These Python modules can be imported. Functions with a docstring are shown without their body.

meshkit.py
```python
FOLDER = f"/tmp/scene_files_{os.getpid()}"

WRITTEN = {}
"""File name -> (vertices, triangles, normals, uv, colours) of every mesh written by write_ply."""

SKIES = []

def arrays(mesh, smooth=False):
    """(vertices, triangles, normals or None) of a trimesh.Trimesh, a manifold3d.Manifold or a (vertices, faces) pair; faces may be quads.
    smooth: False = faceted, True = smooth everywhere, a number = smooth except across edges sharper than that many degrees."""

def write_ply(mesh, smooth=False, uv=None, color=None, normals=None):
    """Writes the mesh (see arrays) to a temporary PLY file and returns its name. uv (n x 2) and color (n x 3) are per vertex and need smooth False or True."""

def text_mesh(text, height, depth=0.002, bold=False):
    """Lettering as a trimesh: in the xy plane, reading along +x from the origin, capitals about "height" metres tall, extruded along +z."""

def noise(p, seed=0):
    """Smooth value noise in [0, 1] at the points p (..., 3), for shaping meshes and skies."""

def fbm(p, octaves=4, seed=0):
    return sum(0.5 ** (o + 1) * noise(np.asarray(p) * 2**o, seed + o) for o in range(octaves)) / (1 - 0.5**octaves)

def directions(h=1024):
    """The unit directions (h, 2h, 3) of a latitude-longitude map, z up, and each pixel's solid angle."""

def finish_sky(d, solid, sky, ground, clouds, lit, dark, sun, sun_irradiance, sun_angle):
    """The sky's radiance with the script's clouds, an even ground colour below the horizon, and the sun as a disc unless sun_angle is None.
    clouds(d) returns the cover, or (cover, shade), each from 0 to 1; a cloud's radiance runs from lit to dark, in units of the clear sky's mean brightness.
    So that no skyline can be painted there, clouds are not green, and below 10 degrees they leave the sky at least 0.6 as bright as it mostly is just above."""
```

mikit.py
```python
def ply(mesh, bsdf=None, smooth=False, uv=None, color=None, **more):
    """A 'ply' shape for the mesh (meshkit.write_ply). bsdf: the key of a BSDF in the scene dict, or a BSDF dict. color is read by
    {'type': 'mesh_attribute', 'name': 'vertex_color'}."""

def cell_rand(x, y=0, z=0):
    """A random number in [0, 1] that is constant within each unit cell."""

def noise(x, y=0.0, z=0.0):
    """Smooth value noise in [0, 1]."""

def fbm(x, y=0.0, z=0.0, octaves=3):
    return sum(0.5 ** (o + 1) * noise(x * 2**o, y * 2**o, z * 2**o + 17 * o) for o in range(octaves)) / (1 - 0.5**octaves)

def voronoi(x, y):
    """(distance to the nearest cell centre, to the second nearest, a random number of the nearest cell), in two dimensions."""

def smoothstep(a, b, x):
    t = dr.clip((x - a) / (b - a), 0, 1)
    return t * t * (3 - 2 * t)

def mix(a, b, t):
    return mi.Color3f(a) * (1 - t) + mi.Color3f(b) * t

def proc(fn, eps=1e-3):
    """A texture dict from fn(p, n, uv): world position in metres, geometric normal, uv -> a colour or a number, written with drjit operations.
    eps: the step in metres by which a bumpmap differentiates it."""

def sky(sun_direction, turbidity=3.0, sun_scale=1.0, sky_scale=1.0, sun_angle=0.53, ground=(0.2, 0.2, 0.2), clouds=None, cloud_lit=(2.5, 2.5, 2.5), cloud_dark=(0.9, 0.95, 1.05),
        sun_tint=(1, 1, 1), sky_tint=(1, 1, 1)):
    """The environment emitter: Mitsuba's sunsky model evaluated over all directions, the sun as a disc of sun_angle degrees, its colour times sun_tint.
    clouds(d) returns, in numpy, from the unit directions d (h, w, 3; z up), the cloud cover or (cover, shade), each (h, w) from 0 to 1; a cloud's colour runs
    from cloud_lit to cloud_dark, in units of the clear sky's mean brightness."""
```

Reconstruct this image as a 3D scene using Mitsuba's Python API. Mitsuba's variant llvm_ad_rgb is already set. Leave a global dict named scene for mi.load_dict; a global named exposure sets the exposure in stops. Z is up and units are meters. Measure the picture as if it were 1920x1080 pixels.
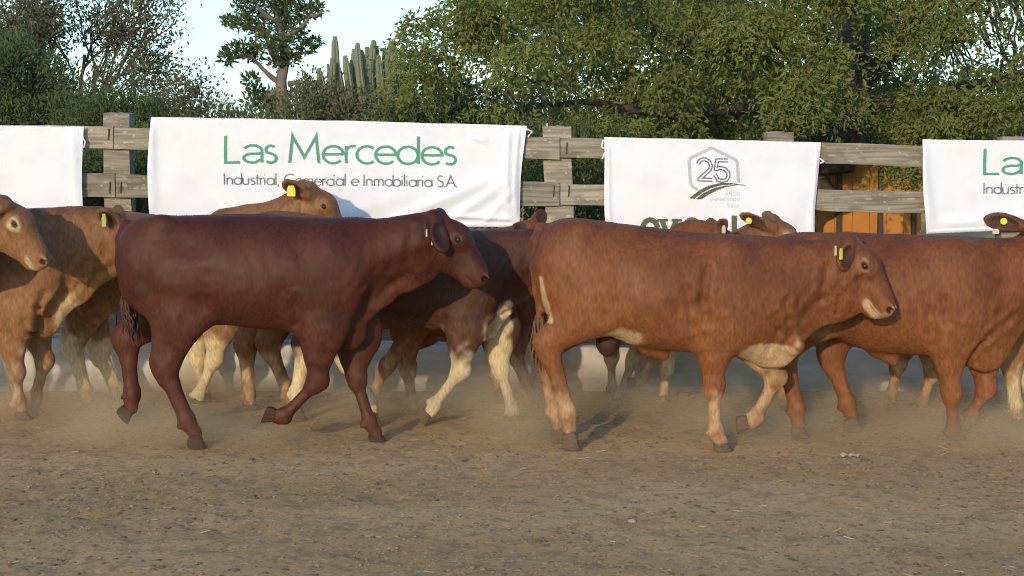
import math
import numpy as np, trimesh, mitsuba as mi, drjit as dr
import meshkit, mikit
import manifold3d
from scipy.interpolate import PchipInterpolator
from shapely.geometry import LineString, Polygon, Point
from shapely.ops import unary_union
from shapely import affinity
T = mi.ScalarTransform4f
scene, labels = {}, {}

# ---------------------------------------------------------------- camera, sky, exposure
FPX, HZ, PITCH = 3500.0, 1.5, math.radians(4.264)
CP, SP = math.cos(PITCH), math.sin(PITCH)
scene['camera'] = {'type': 'perspective', 'fov': 2 * math.degrees(math.atan(960 / FPX)), 'fov_axis': 'x', 'near_clip': 0.1, 'far_clip': 2000.0,
                   'to_world': T().look_at(origin=[0, 0, HZ], target=[0, CP, HZ - SP], up=[0, 0, 1])}
SUN_AZ, SUN_EL = math.radians(17), math.radians(12.5)
sun_dir = [-math.sin(SUN_AZ) * math.cos(SUN_EL), -math.cos(SUN_AZ) * math.cos(SUN_EL), math.sin(SUN_EL)]
scene['sky'] = mikit.sky(sun_dir, turbidity=3.0, sun_angle=0.8, sun_scale=0.74, sun_tint=(0.84, 1.0, 1.50), sky_scale=2.3, sky_tint=(0.82, 1.02, 1.24))
exposure = 2.0


def at(px, py, Y):
    """The point at distance Y that the photograph's pixel (px, py) shows."""
    r, d = (np.asarray(px, float) - 960) / FPX, (np.asarray(py, float) - 540) / FPX
    k = Y / (CP - d * SP)
    return r * k, HZ + (-SP - d * CP) * k


def P3(px, py, Y):
    x, z = at(px, py, Y)
    return np.array([float(x), Y, float(z)])


def tag(key, label=None, cat=None, group=None, kind=None):
    labels[key] = {k: v for k, v in (('label', label), ('category', cat), ('group', group), ('kind', kind)) if v}


def numbered(name):
    if not any(k == name or k.startswith(name + '__') for k in list(scene) + list(labels)):
        return name
    i = 1
    while any(k == f'{name}_{i:03d}' or k.startswith(f'{name}_{i:03d}__') for k in list(scene) + list(labels)):
        i += 1
    return f'{name}_{i:03d}'


USED = {}


def part(holder, name, shape, label=None):
    n = USED.get((holder, name), 0)
    USED[(holder, name)] = n + 1
    key = f'{holder}__{name}' + (f'_{n:03d}' if n else '')
    scene[key] = shape
    if label:
        labels[key] = {'label': label}
    return key


# ---------------------------------------------------------------- materials
def principled(color, rough=0.7, spec=0.3, **more):
    c = mikit.proc(color) if callable(color) else {'type': 'rgb', 'value': list(color)}
    return {'type': 'twosided', 'bsdf': {'type': 'principled', 'base_color': c, 'roughness': rough, 'specular': spec, **more}}


def bumped(inner, fn, eps=2e-3):
    b = inner['bsdf'] if inner['type'] == 'twosided' else inner
    return {'type': 'twosided', 'bsdf': {'type': 'bumpmap', 'arbitrary': mikit.proc(fn, eps), 'scale': 1.0, 'bsdf': b}}


def coat(base, pale, dark):
    """Cattle hair: uv carries how far a spot is of the animal's pale and of its dark markings."""
    def fn(p, n, uv):
        hair = mikit.fbm(p.x * 130, p.y * 130, p.z * 30, 2)
        big = mikit.fbm(p.x * 7 + 3, p.y * 7, p.z * 3.6, 4)
        mid = mikit.fbm(p.x * 24, p.y * 24 + 7, p.z * 13, 2)
        w = mikit.smoothstep(0.30, 0.85, uv.x + (mid - 0.5) * 0.4)
        w = dr.select(uv.x < 0.02, 0.0, w)
        k = mikit.smoothstep(0.15, 0.85, uv.y + (mid - 0.5) * 0.5)
        k = dr.select(uv.y < 0.02, 0.0, k)
        c = mikit.mix(base, [base[0] * 0.66, base[1] * 0.60, base[2] * 0.64], mikit.smoothstep(0.35, 0.75, big) * 0.8)
        c = mikit.mix(c, [1.55 * base[0], 1.85 * base[1], 1.75 * base[2]], dr.clip(uv.x * 2.3, 0, 0.4) * (0.6 + 0.8 * mid))
        c = mikit.mix(c, pale, w)
        c = mikit.mix(c, dark, k)
        return c * (0.62 + 0.76 * hair)
    return fn


BROWN = dict(base=(0.078, 0.032, 0.021), pale=(0.60, 0.47, 0.30), dark=(0.05, 0.025, 0.02))
RED = dict(base=(0.070, 0.0195, 0.012), pale=(0.14, 0.055, 0.034), dark=(0.03, 0.014, 0.012))
TAN = dict(base=(0.165, 0.054, 0.022), pale=(0.46, 0.30, 0.175), dark=(0.06, 0.026, 0.018))
FAWN = dict(base=(0.215, 0.095, 0.043), pale=(0.58, 0.44, 0.28), dark=(0.085, 0.036, 0.022))
for nm, c in (('coat_red', RED), ('coat_brown', BROWN), ('coat_tan', TAN), ('coat_fawn', FAWN)):
    scene[nm] = principled(coat(**c), 0.58, 0.24, sheen=0.10, sheen_tint=0.6)
scene['hoof_dark'] = principled(lambda p, n, uv: mikit.mix((0.035, 0.019, 0.014), (0.080, 0.048, 0.034), mikit.fbm(p.x * 40, p.y * 40, p.z * 120, 2)), 0.8, 0.1)
scene['hoof_horn'] = principled(lambda p, n, uv: mikit.mix((0.085, 0.056, 0.038), (0.17, 0.12, 0.08), mikit.fbm(p.x * 40, p.y * 40, p.z * 120, 2)), 0.8, 0.1)
scene['hoof_sole'] = principled(lambda p, n, uv: mikit.mix((0.24, 0.18, 0.125), (0.12, 0.085, 0.06), mikit.fbm(p.x * 50, p.y * 50, p.z * 50, 2)), 0.7)
scene['eyeball'] = principled((0.022, 0.012, 0.008), 0.12, 0.5)
scene['tag_yellow'] = principled((0.62, 0.56, 0.05), 0.45)
scene['tag_white'] = principled((0.50, 0.42, 0.30), 0.45)
scene['tag_green'] = principled((0.38, 0.42, 0.12), 0.45)
scene['tail_hair'] = principled(lambda p, n, uv: mikit.mix((0.09, 0.042, 0.026), (0.22, 0.115, 0.06), mikit.fbm(p.x * 160, p.y * 160, p.z * 20, 2)), 0.6)


scene['tail_hair_dark'] = principled(lambda p, n, uv: mikit.mix((0.03, 0.013, 0.010), (0.10, 0.036, 0.024), mikit.fbm(p.x * 160, p.y * 160, p.z * 20, 2)), 0.6)


def wood_fn(tone):
    def fn(p, n, uv):
        g = mikit.fbm(p.x * 3.5 + tone * 13, p.y * 40, p.z * 85 + 2.2 * mikit.noise(p.x * 3, p.z * 9), 3)
        b = mikit.fbm(p.x * 9 + tone * 5, p.y * 9, p.z * 15, 3)
        c = mikit.mix((0.185, 0.16, 0.13), (0.315, 0.28, 0.23), mikit.smoothstep(0.25, 0.75, g))
        c = mikit.mix(c, (0.15, 0.13, 0.105), mikit.smoothstep(0.52, 0.72, b) * 0.6)
        speck = mikit.smoothstep(0.68, 0.76, mikit.fbm(p.x * 34, p.y * 34, p.z * 48 + tone * 9, 2))
        c = mikit.mix(c, (0.46, 0.43, 0.37), speck * 0.55)
        return c * (0.8 + 0.35 * tone)
    return fn


def wood_bump(p, n, uv):
    return 0.004 * mikit.fbm(p.x * 4, p.y * 50, p.z * 90, 3)


for i, tn in enumerate((0.2, 0.55, 0.9, 1.25)):
    scene[f'wood_{i}'] = principled(wood_fn(tn), 0.85, 0.15)
scene['cloth'] = principled(lambda p, n, uv: mikit.mix((0.735, 0.745, 0.85), (0.69, 0.695, 0.80), mikit.smoothstep(0.55, 0.75, mikit.fbm(p.x * 7, p.y, p.z * 7, 3)) * 0.6), 0.75, 0.2)
scene['ink_green'] = principled((0.085, 0.295, 0.215), 0.6, 0.2)
scene['ink_grey'] = principled((0.13, 0.125, 0.16), 0.6, 0.2)
scene['ink_silver'] = principled((0.46, 0.46, 0.53), 0.6, 0.2)
scene['ink_olive'] = principled((0.10, 0.11, 0.085), 0.6, 0.2)
scene['concrete'] = principled(lambda p, n, uv: mikit.mix((0.58, 0.565, 0.54), (0.42, 0.405, 0.385), mikit.smoothstep(0.35, 0.75, mikit.fbm(p.x * 5, p.y * 8, p.z * 14, 4))), 0.9, 0.1)
scene['orange_paint'] = principled(lambda p, n, uv: mikit.mix((0.56, 0.255, 0.07), (0.46, 0.19, 0.05), mikit.fbm(p.x * 5, p.y * 5, p.z * 9, 3)), 0.8, 0.15)
scene['dark_timber'] = principled((0.085, 0.065, 0.05), 0.85, 0.1)
scene['bark'] = principled(lambda p, n, uv: mikit.mix((0.035, 0.028, 0.024), (0.12, 0.095, 0.075), mikit.fbm(p.x * 30, p.y * 30, p.z * 9, 3)), 0.9, 0.1)
scene['bark_grey'] = principled(lambda p, n, uv: mikit.mix((0.10, 0.085, 0.075), (0.24, 0.21, 0.185), mikit.fbm(p.x * 22, p.y * 22, p.z * 9, 3)), 0.9, 0.1)


def ground_col(p, n, uv):
    a = mikit.fbm(p.x * 1.1, p.y * 1.6, 0.0, 4)
    b = mikit.fbm(p.x * 17, p.y * 17, 3.0, 3)
    c = mikit.fbm(p.x * 75, p.y * 60, 5.0, 2)
    col = mikit.mix((0.295, 0.190, 0.098), (0.350, 0.232, 0.122), mikit.smoothstep(0.3, 0.7, a))
    col = mikit.mix(col, (0.185, 0.128, 0.072), mikit.smoothstep(0.53, 0.70, b) * 0.45)
    col = mikit.mix(col, (0.10, 0.073, 0.05), mikit.smoothstep(0.64, 0.76, c) * 0.42)
    col = mikit.mix(col, (0.40, 0.31, 0.20), mikit.smoothstep(0.70, 0.80, mikit.fbm(p.x * 62 + 9, p.y * 48, 1.0, 2)) * 0.6)
    return col


scene['dirt'] = bumped(principled(ground_col, 0.95, 0.05), lambda p, n, uv: 0.007 * mikit.fbm(p.x * 28, p.y * 28, 0.0, 4) + 0.003 * mikit.fbm(p.x * 7, p.y * 7, 2.0, 2), 4e-3)
scene['clod_dark'] = principled((0.150, 0.105, 0.068), 0.95, 0.05)
scene['clod_light'] = principled((0.27, 0.195, 0.12), 0.95, 0.05)
scene['straw'] = principled((0.36, 0.285, 0.18), 0.85, 0.1)


def leafy(c, trans, rough=0.55, var=0.45):
    c = np.array(c)

    def fn(p, n, uv):
        v = mikit.noise(p.x * 2.3, p.y * 2.3, p.z * 2.3) * 0.5 + mikit.cell_rand(uv.x * 997, uv.y * 613) * 0.5
        return mikit.mix([float(q) for q in c * (1 - var)], [float(q) for q in c * (1 + var) * np.array([1.12, 1.02, 0.8])], v)
    return {'type': 'principledthin', 'base_color': mikit.proc(fn), 'roughness': rough, 'diff_trans': trans, 'spec_trans': 0.0, 'eta': 1.4}


scene['leaf_bright'] = leafy((0.208, 0.250, 0.096), 0.9)
scene['leaf_olive'] = leafy((0.105, 0.150, 0.078), 0.7)
scene['leaf_grey'] = leafy((0.150, 0.165, 0.112), 0.7)
scene['cactus_skin'] = principled(lambda p, n, uv: mikit.mix((0.13, 0.15, 0.105), (0.225, 0.24, 0.175), mikit.fbm(p.x * 8, p.y * 8, p.z * 3, 2)), 0.7)

# ---------------------------------------------------------------- ground
rng = np.random.default_rng(5)


def spread(lo, hi, step, far, grow=1.35):
    core = list(np.arange(lo, hi + 1e-9, step))
    d, x = step, core[-1]
    up = []
    while x < far:
        d *= grow
        x += d
        up.append(x)
    d, x = step, core[0]
    dn = []
    while x > -far:
        d *= grow
        x -= d
        dn.append(x)
    return np.array(dn[::-1] + core + up)


gx, gy = spread(-3.9, 3.9, 0.03, 600), spread(5.9, 12.4, 0.03, 600)
GX, GY = np.meshgrid(gx, gy, indexing='ij')


def ground_z(x, y):
    p = np.stack([x, y, np.zeros_like(x)], -1)
    near = np.clip((14 - np.abs(y - 5)) / 4, 0, 1) * np.clip((9 - np.abs(x)) / 3, 0, 1)
    z = 0.016 * (meshkit.fbm(p * 2.6, 3, 4) - 0.5) + 0.012 * (meshkit.fbm(p * 9.0, 3, 8) - 0.5) - 0.012 * np.clip((meshkit.fbm(p * 5.5, 2, 21) - 0.6) * 6, 0, 1)
    return z * near - 0.004


GZ = ground_z(GX, GY)
n0, n1 = GX.shape
idx = np.arange(n0 * n1).reshape(n0, n1)
quads = np.stack([idx[:-1, :-1], idx[1:, :-1], idx[1:, 1:], idx[:-1, 1:]], -1).reshape(-1, 4)
scene['ground'] = mikit.ply((np.stack([GX, GY, GZ], -1).reshape(-1, 3), quads), 'dirt', True)
tag('ground', 'trampled brown dirt of the cattle pen', kind='structure')


def lumps(n, seed, lo, hi, yr, size, flat):
    r = np.random.default_rng(seed)
    base = trimesh.creation.icosphere(subdivisions=0)
    bv, bf = base.vertices, base.faces
    y = r.uniform(yr[0] ** 0.5, yr[1] ** 0.5, n) ** 2
    x = r.uniform(lo, hi, n) * y
    keep = meshkit.fbm(np.stack([x * 1.5, y * 2.0, 0 * x], -1), 3, seed) + r.normal(0, 0.09, n) > 0.46
    x, y = x[keep], y[keep]
    n = len(x)
    s = size[0] + (size[1] - size[0]) * r.random(n) ** 3.5
    sc = s[:, None] * np.stack([r.uniform(.7, 1.5, n), r.uniform(.7, 1.5, n), flat * r.uniform(.6, 1.2, n)], -1)
    v = bv[None] * (1 + 0.45 * (r.random((n, len(bv), 1)) - 0.5)) * sc[:, None]
    a = r.uniform(0, 6.3, n)
    c, q = np.cos(a)[:, None], np.sin(a)[:, None]
    v = np.stack([v[..., 0] * c - v[..., 1] * q, v[..., 0] * q + v[..., 1] * c, v[..., 2]], -1)
    v += np.stack([x, y, ground_z(x, y) + 0.25 * sc[:, 2]], -1)[:, None]
    f = bf[None] + (np.arange(n) * len(bv))[:, None, None]
    return v.reshape(-1, 3), f.reshape(-1, 3)


scene['dirt_clods'] = mikit.ply(lumps(8500, 11, -0.31, 0.31, (6.0, 11.4), (0.002, 0.012), 0.5), 'clod_dark', True)
tag('dirt_clods', 'dark crumbs of earth and dung strewn over the pen', kind='stuff')
scene['pale_clods'] = mikit.ply(lumps(9000, 12, -0.31, 0.31, (6.0, 11.4), (0.002, 0.010), 0.6), 'clod_light', True)
tag('pale_clods', 'pale dry crumbs of earth strewn over the pen', kind='stuff')


def straws(n, seed):
    r = np.random.default_rng(seed)
    y = r.uniform(6.0 ** 0.5, 11 ** 0.5, n) ** 2
    x = r.uniform(-0.31, 0.31, n) * y
    a, L = r.uniform(0, 6.3, n), r.uniform(0.008, 0.026, n)
    w = r.uniform(0.0012, 0.0025, n)
    d = np.stack([np.cos(a) * L, np.sin(a) * L, r.normal(0, 0.15, n) * L], -1)
    s = np.stack([-np.sin(a) * w, np.cos(a) * w, 0 * a], -1)
    o = np.stack([x, y, ground_z(x, y) + 0.004], -1)
    u = np.stack([0 * a, 0 * a, w * 1.6], -1)
    v = np.stack([o - d - s, o - d + s, o - d + u, o + d - s, o + d + s, o + d + u], 1)
    f = np.array([[0, 1, 4], [0, 4, 3], [1, 2, 5], [1, 5, 4], [2, 0, 3], [2, 3, 5]])
    return v.reshape(-1, 3), (f[None] + (np.arange(n) * 6)[:, None, None]).reshape(-1, 3)


scene['straw_bits'] = mikit.ply(straws(160, 3), 'straw')
tag('straw_bits', 'short bits of straw scattered on the dirt', kind='stuff')

# ---------------------------------------------------------------- plinth, fence
FY = 11.67
def ztop_px(px):          # the fence climbs a little to the left
    return np.interp(px, [-400, 160, 1000, 1700, 2300], [226, 238, 255, 273, 288])


def slab(x0, x1, zt0, zt1, zb0, zb1, y0, y1, nx=24, bev=0.006, rough=0.004, seed=0):
    """A board or kerb along x: rounded section, its edges a little uneven."""
    sec = []
    for cy, cz, a0 in ((y1 - bev, 1 - 0, 0), (y0 + bev, 1, 90), (y0 + bev, 0, 180), (y1 - bev, 0, 270)):
        for a in (0, 45, 90):
            t = math.radians(a0 + a)
            sec.append((cy + bev * math.cos(t), cz, bev * math.sin(t) - (bev if cz else -bev)))
    xs = np.linspace(x0, x1, nx)
    V = []
    for i, x in enumerate(xs):
        t = (x - x0) / (x1 - x0)
        zt, zb = zt0 + (zt1 - zt0) * t, zb0 + (zb1 - zb0) * t
        n = meshkit.noise(np.array([[x * 7, 1.3, seed], [x * 7, 5.3, seed], [x * 3, 9.3, seed]]), 3) - 0.5
        for yy, top, dz in sec:
            V.append((x, yy + rough * n[2], (zt + rough * n[0] * 1.5 if top else zb + rough * n[1] * 1.5) + dz))
    m = len(sec)
    F = []
    for i in range(nx - 1):
        for j in range(m):
            a, b = i * m + j, i * m + (j + 1) % m
            F += [(a, a + m, b + m), (a, b + m, b)]
    for j in range(1, m - 1):
        F += [(0, j, j + 1), ((nx - 1) * m, (nx - 1) * m + j + 1, (nx - 1) * m + j)]
    mesh = trimesh.Trimesh(np.array(V), np.array(F), process=False)
    mesh.fix_normals()
    return mesh


def zt_of(x):
    px = 960 + x * 300
    return float(at(960, ztop_px(px), FY)[1])


scene['concrete_plinth'] = mikit.ply(slab(-5.5, 5.5, 0.315, 0.235, -0.1, -0.1, FY - 0.13, FY + 0.16, 120, 0.012, 0.008), 'concrete', 30)
tag('concrete_plinth', 'long low grey concrete plinth under the wooden fence', 'low wall')
tag('wooden_fence', 'weathered grey plank fence on square posts behind the cattle', 'fence')
post_px = [-230, 218, 1044, 1462, 1905, 2330]
post_top = [205, 212, 237, 248, 256, 262]
rail_h = [(0, 0.139), (0.289, 0.430), (0.585, 0.722), (0.875, 1.012), (1.165, 1.300)]
for i, (px, tp) in enumerate(zip(post_px, post_top)):
    x, zt = at(px, tp, FY + 0.03)
    w = 0.083 if i != 2 else 0.088
    b = trimesh.creation.box((2 * w, 0.15, float(zt) + 0.15))
    b = b.subdivide().subdivide().subdivide()
    b.apply_translation((float(x), FY + 0.10, (float(zt) - 0.15) / 2))
    v = b.vertices
    v[:, 0] += 0.012 * (meshkit.noise(v * [3, 3, 5] + i * 7) - 0.5) + (v[:, 2] - zt) * (-0.035 if i == 2 else 0.006 * (i % 3 - 1))
    v[:, 2] += np.where(v[:, 2] > zt - 0.01, 0.03 * (meshkit.noise(v * [20, 20, 1] + i) - 0.5), 0)
    part('wooden_fence', 'post', mikit.ply(b, f'wood_{(i + 1) % 4 if i != 1 else 1}', 30))
seams = [-1250, -230, 214, 1050, 1462, 1905, 2330]
k = 0
for r, (a, b_) in enumerate(rail_h):
    for s in range(len(seams) - 1):
        sx = [seams[s], seams[s + 1]]
        if r == 1 and s in (1, 2):
            sx[0 if s == 2 else 1] = 216
        x0, x1 = (float(at(q, 260, FY)[0]) for q in sx)
        x0, x1 = x0 + 0.003, x1 - 0.003
        j = np.random.default_rng(r * 17 + s).uniform(-0.006, 0.006, 4)
        z0, z1 = zt_of(x0), zt_of(x1)
        wd = 1.0 if s < 3 else 0.93
        k += 1
        part('wooden_fence', 'plank', mikit.ply(slab(x0, x1, z0 - a + j[0], z1 - a + j[1], z0 - a - (b_ - a) * wd + j[2], z1 - a - (b_ - a) * wd + j[3],
                                                       FY - 0.018 + 0.003 * (s % 2), FY + 0.024 + 0.003 * (s % 2), 60, 0.005, 0.007, k), f'wood_{[2, 1, 0, 1, 2, 3, 1][(r * 2 + s * 3 + 1) % 7] if not (r == 0 and s == 1) else 3}', 30))
# staples of wire on the boards beside the posts
wire = principled((0.05, 0.045, 0.04), 0.5, 0.4)
scene['wire'] = wire
for (px, py) in ((203, 252), (205, 352), (226, 352), (1062, 278), (1038, 358), (1066, 358)):
    p = P3(px, py, FY - 0.024)
    a = trimesh.creation.cylinder(0.004, segment=[p + [0, 0, -0.035], p + [0.004, 0, 0.035]], sections=8)
    part('wooden_fence', 'wire_tie', mikit.ply(a, 'wire', True))

# ---------------------------------------------------------------- lettering (strokes) and banners


def arc(cx, cy, rx, ry, a0, a1, n=28):
    t = np.radians(np.linspace(a0, a1, n))
    return [(cx + rx * math.cos(a), cy + ry * math.sin(a)) for a in t]


def glyph(ch, X=0.62):
    """Centre lines of a thin round sans letter, capitals 1 high, small letters X high: (strokes, advance)."""
    r = X / 2
    bowl = arc(r, r, r * 0.97, r, 0, 360)
    if ch == 'L': return [[(0.05, 1), (0.05, 0), (0.50, 0)]], 0.58
    if ch == 'M': return [[(0.0, 0), (0.09, 1), (0.45, 0.22), (0.81, 1), (0.90, 0)]], 1.02
    if ch == 'A2': return [arc(0.02 + r * .9, X - r * .62, r * .86, r * .62, 160, 0, 14) + [(0.02 + r * 1.76, 0)], arc(r * .92, r * .52, r * .84, r * .52, 70, 290, 24) + [(r * 1.78, r * .42)], [(r * 1.78, r * 1.10), (r * 1.2, r * 1.02)]], X * 1.02
    if ch == 's': return [arc(.20, X * .755, .15, X * .245, 40, 220, 14) + arc(.20, X * .26, .17, X * .26, 70, -140, 18)], .44
    if ch == 'e': return [[(0.03, r * 1.05), (2 * r * .97, r * 1.05)] + arc(r, r, r * 0.97, r, 3, 318, 30)], X * 1.06
    if ch == 'r': return [[(0.04, 0), (0.04, X)], arc(.25, X - .22, .21, .22, 180, 68, 10)], .36
    if ch == 'c': return [arc(r, r, r * .97, r, 48, 312, 26)], X * .90
    if ch == 'd': return [bowl, [(2 * r, 1.03), (2 * r, 0)]], X * 1.16
    if ch == 'a': return [bowl, [(2 * r, X), (2 * r, 0)]], X * 1.16
    if ch == 'b': return [bowl, [(0, 1.03), (0, 0)]], X * 1.12
    if ch == 'o': return [bowl], X * 1.10
    if ch == 'I': return [[(0.04, 0), (0.04, 1)]], .22
    if ch == 'l': return [[(0.04, 0), (0.04, 1.05)]], .20
    if ch == 'i': return [[(0.04, 0), (0.04, X)], [(0.04, .88), (0.04, .90)]], .20
    if ch == 't': return [[(0.12, 0), (0.12, .92)], [(0, X), (.25, X)]], .32
    if ch == 'u': return [[(.02, X)] + arc(.24, .22, .22, .22, 180, 360, 14) + [(.46, X)], [(.46, .2), (.46, 0)]], .60
    if ch == 'n': return [[(.04, 0), (.04, X)], arc(.25, X - .22, .21, .22, 180, 0, 14) + [(.46, 0)]], .60
    if ch == 'm': return [[(.04, 0), (.04, X)], arc(.22, X - .19, .18, .19, 180, 0, 12) + [(.40, 0)], arc(.58, X - .19, .18, .19, 180, 0, 12) + [(.76, 0)]], .90
    if ch == 'C': return [arc(.48, .5, .46, .5, 48, 312, 30)], .86
    if ch == 'S': return [arc(.24, .76, .2, .24, 40, 235, 16) + arc(.24, .25, .22, .25, 65, -145, 18)], .52
    if ch == 'A': return [[(0, 0), (.37, 1), (.74, 0)], [(.13, .34), (.61, .34)]], .80
    if ch == '.': return [[(.04, .02), (.04, .03)]], .18
    if ch == ',': return [[(.06, .04), (.0, -.16)]], .18
    return [], .34


def line_of(text, height, weight, main=False, track=0.0):
    shapes, x = [], 0.0
    for ch in text:
        st, adv = glyph('A2' if (main and ch == 'a') else ch, 0.64 if main else 0.60)
        for s in st:
            shapes.append(affinity.translate(LineString(s).buffer(weight / 2, cap_style='flat' if len(s) > 2 or abs(s[0][1] - s[-1][1]) > .05 else 'square', join_style='mitre'), x))
        x += adv + track
    return affinity.scale(unary_union(shapes), height, height, origin=(0, 0)), (x - track) * height


def fit(shape, x0, x1, y0):
    """Scaled along x to run from x0 to x1, standing on y0."""
    b = shape.bounds
    return affinity.translate(affinity.scale(shape, (x1 - x0) / (b[2] - b[0]), 1, origin=(b[0], 0)), x0 - b[0], y0)


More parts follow.
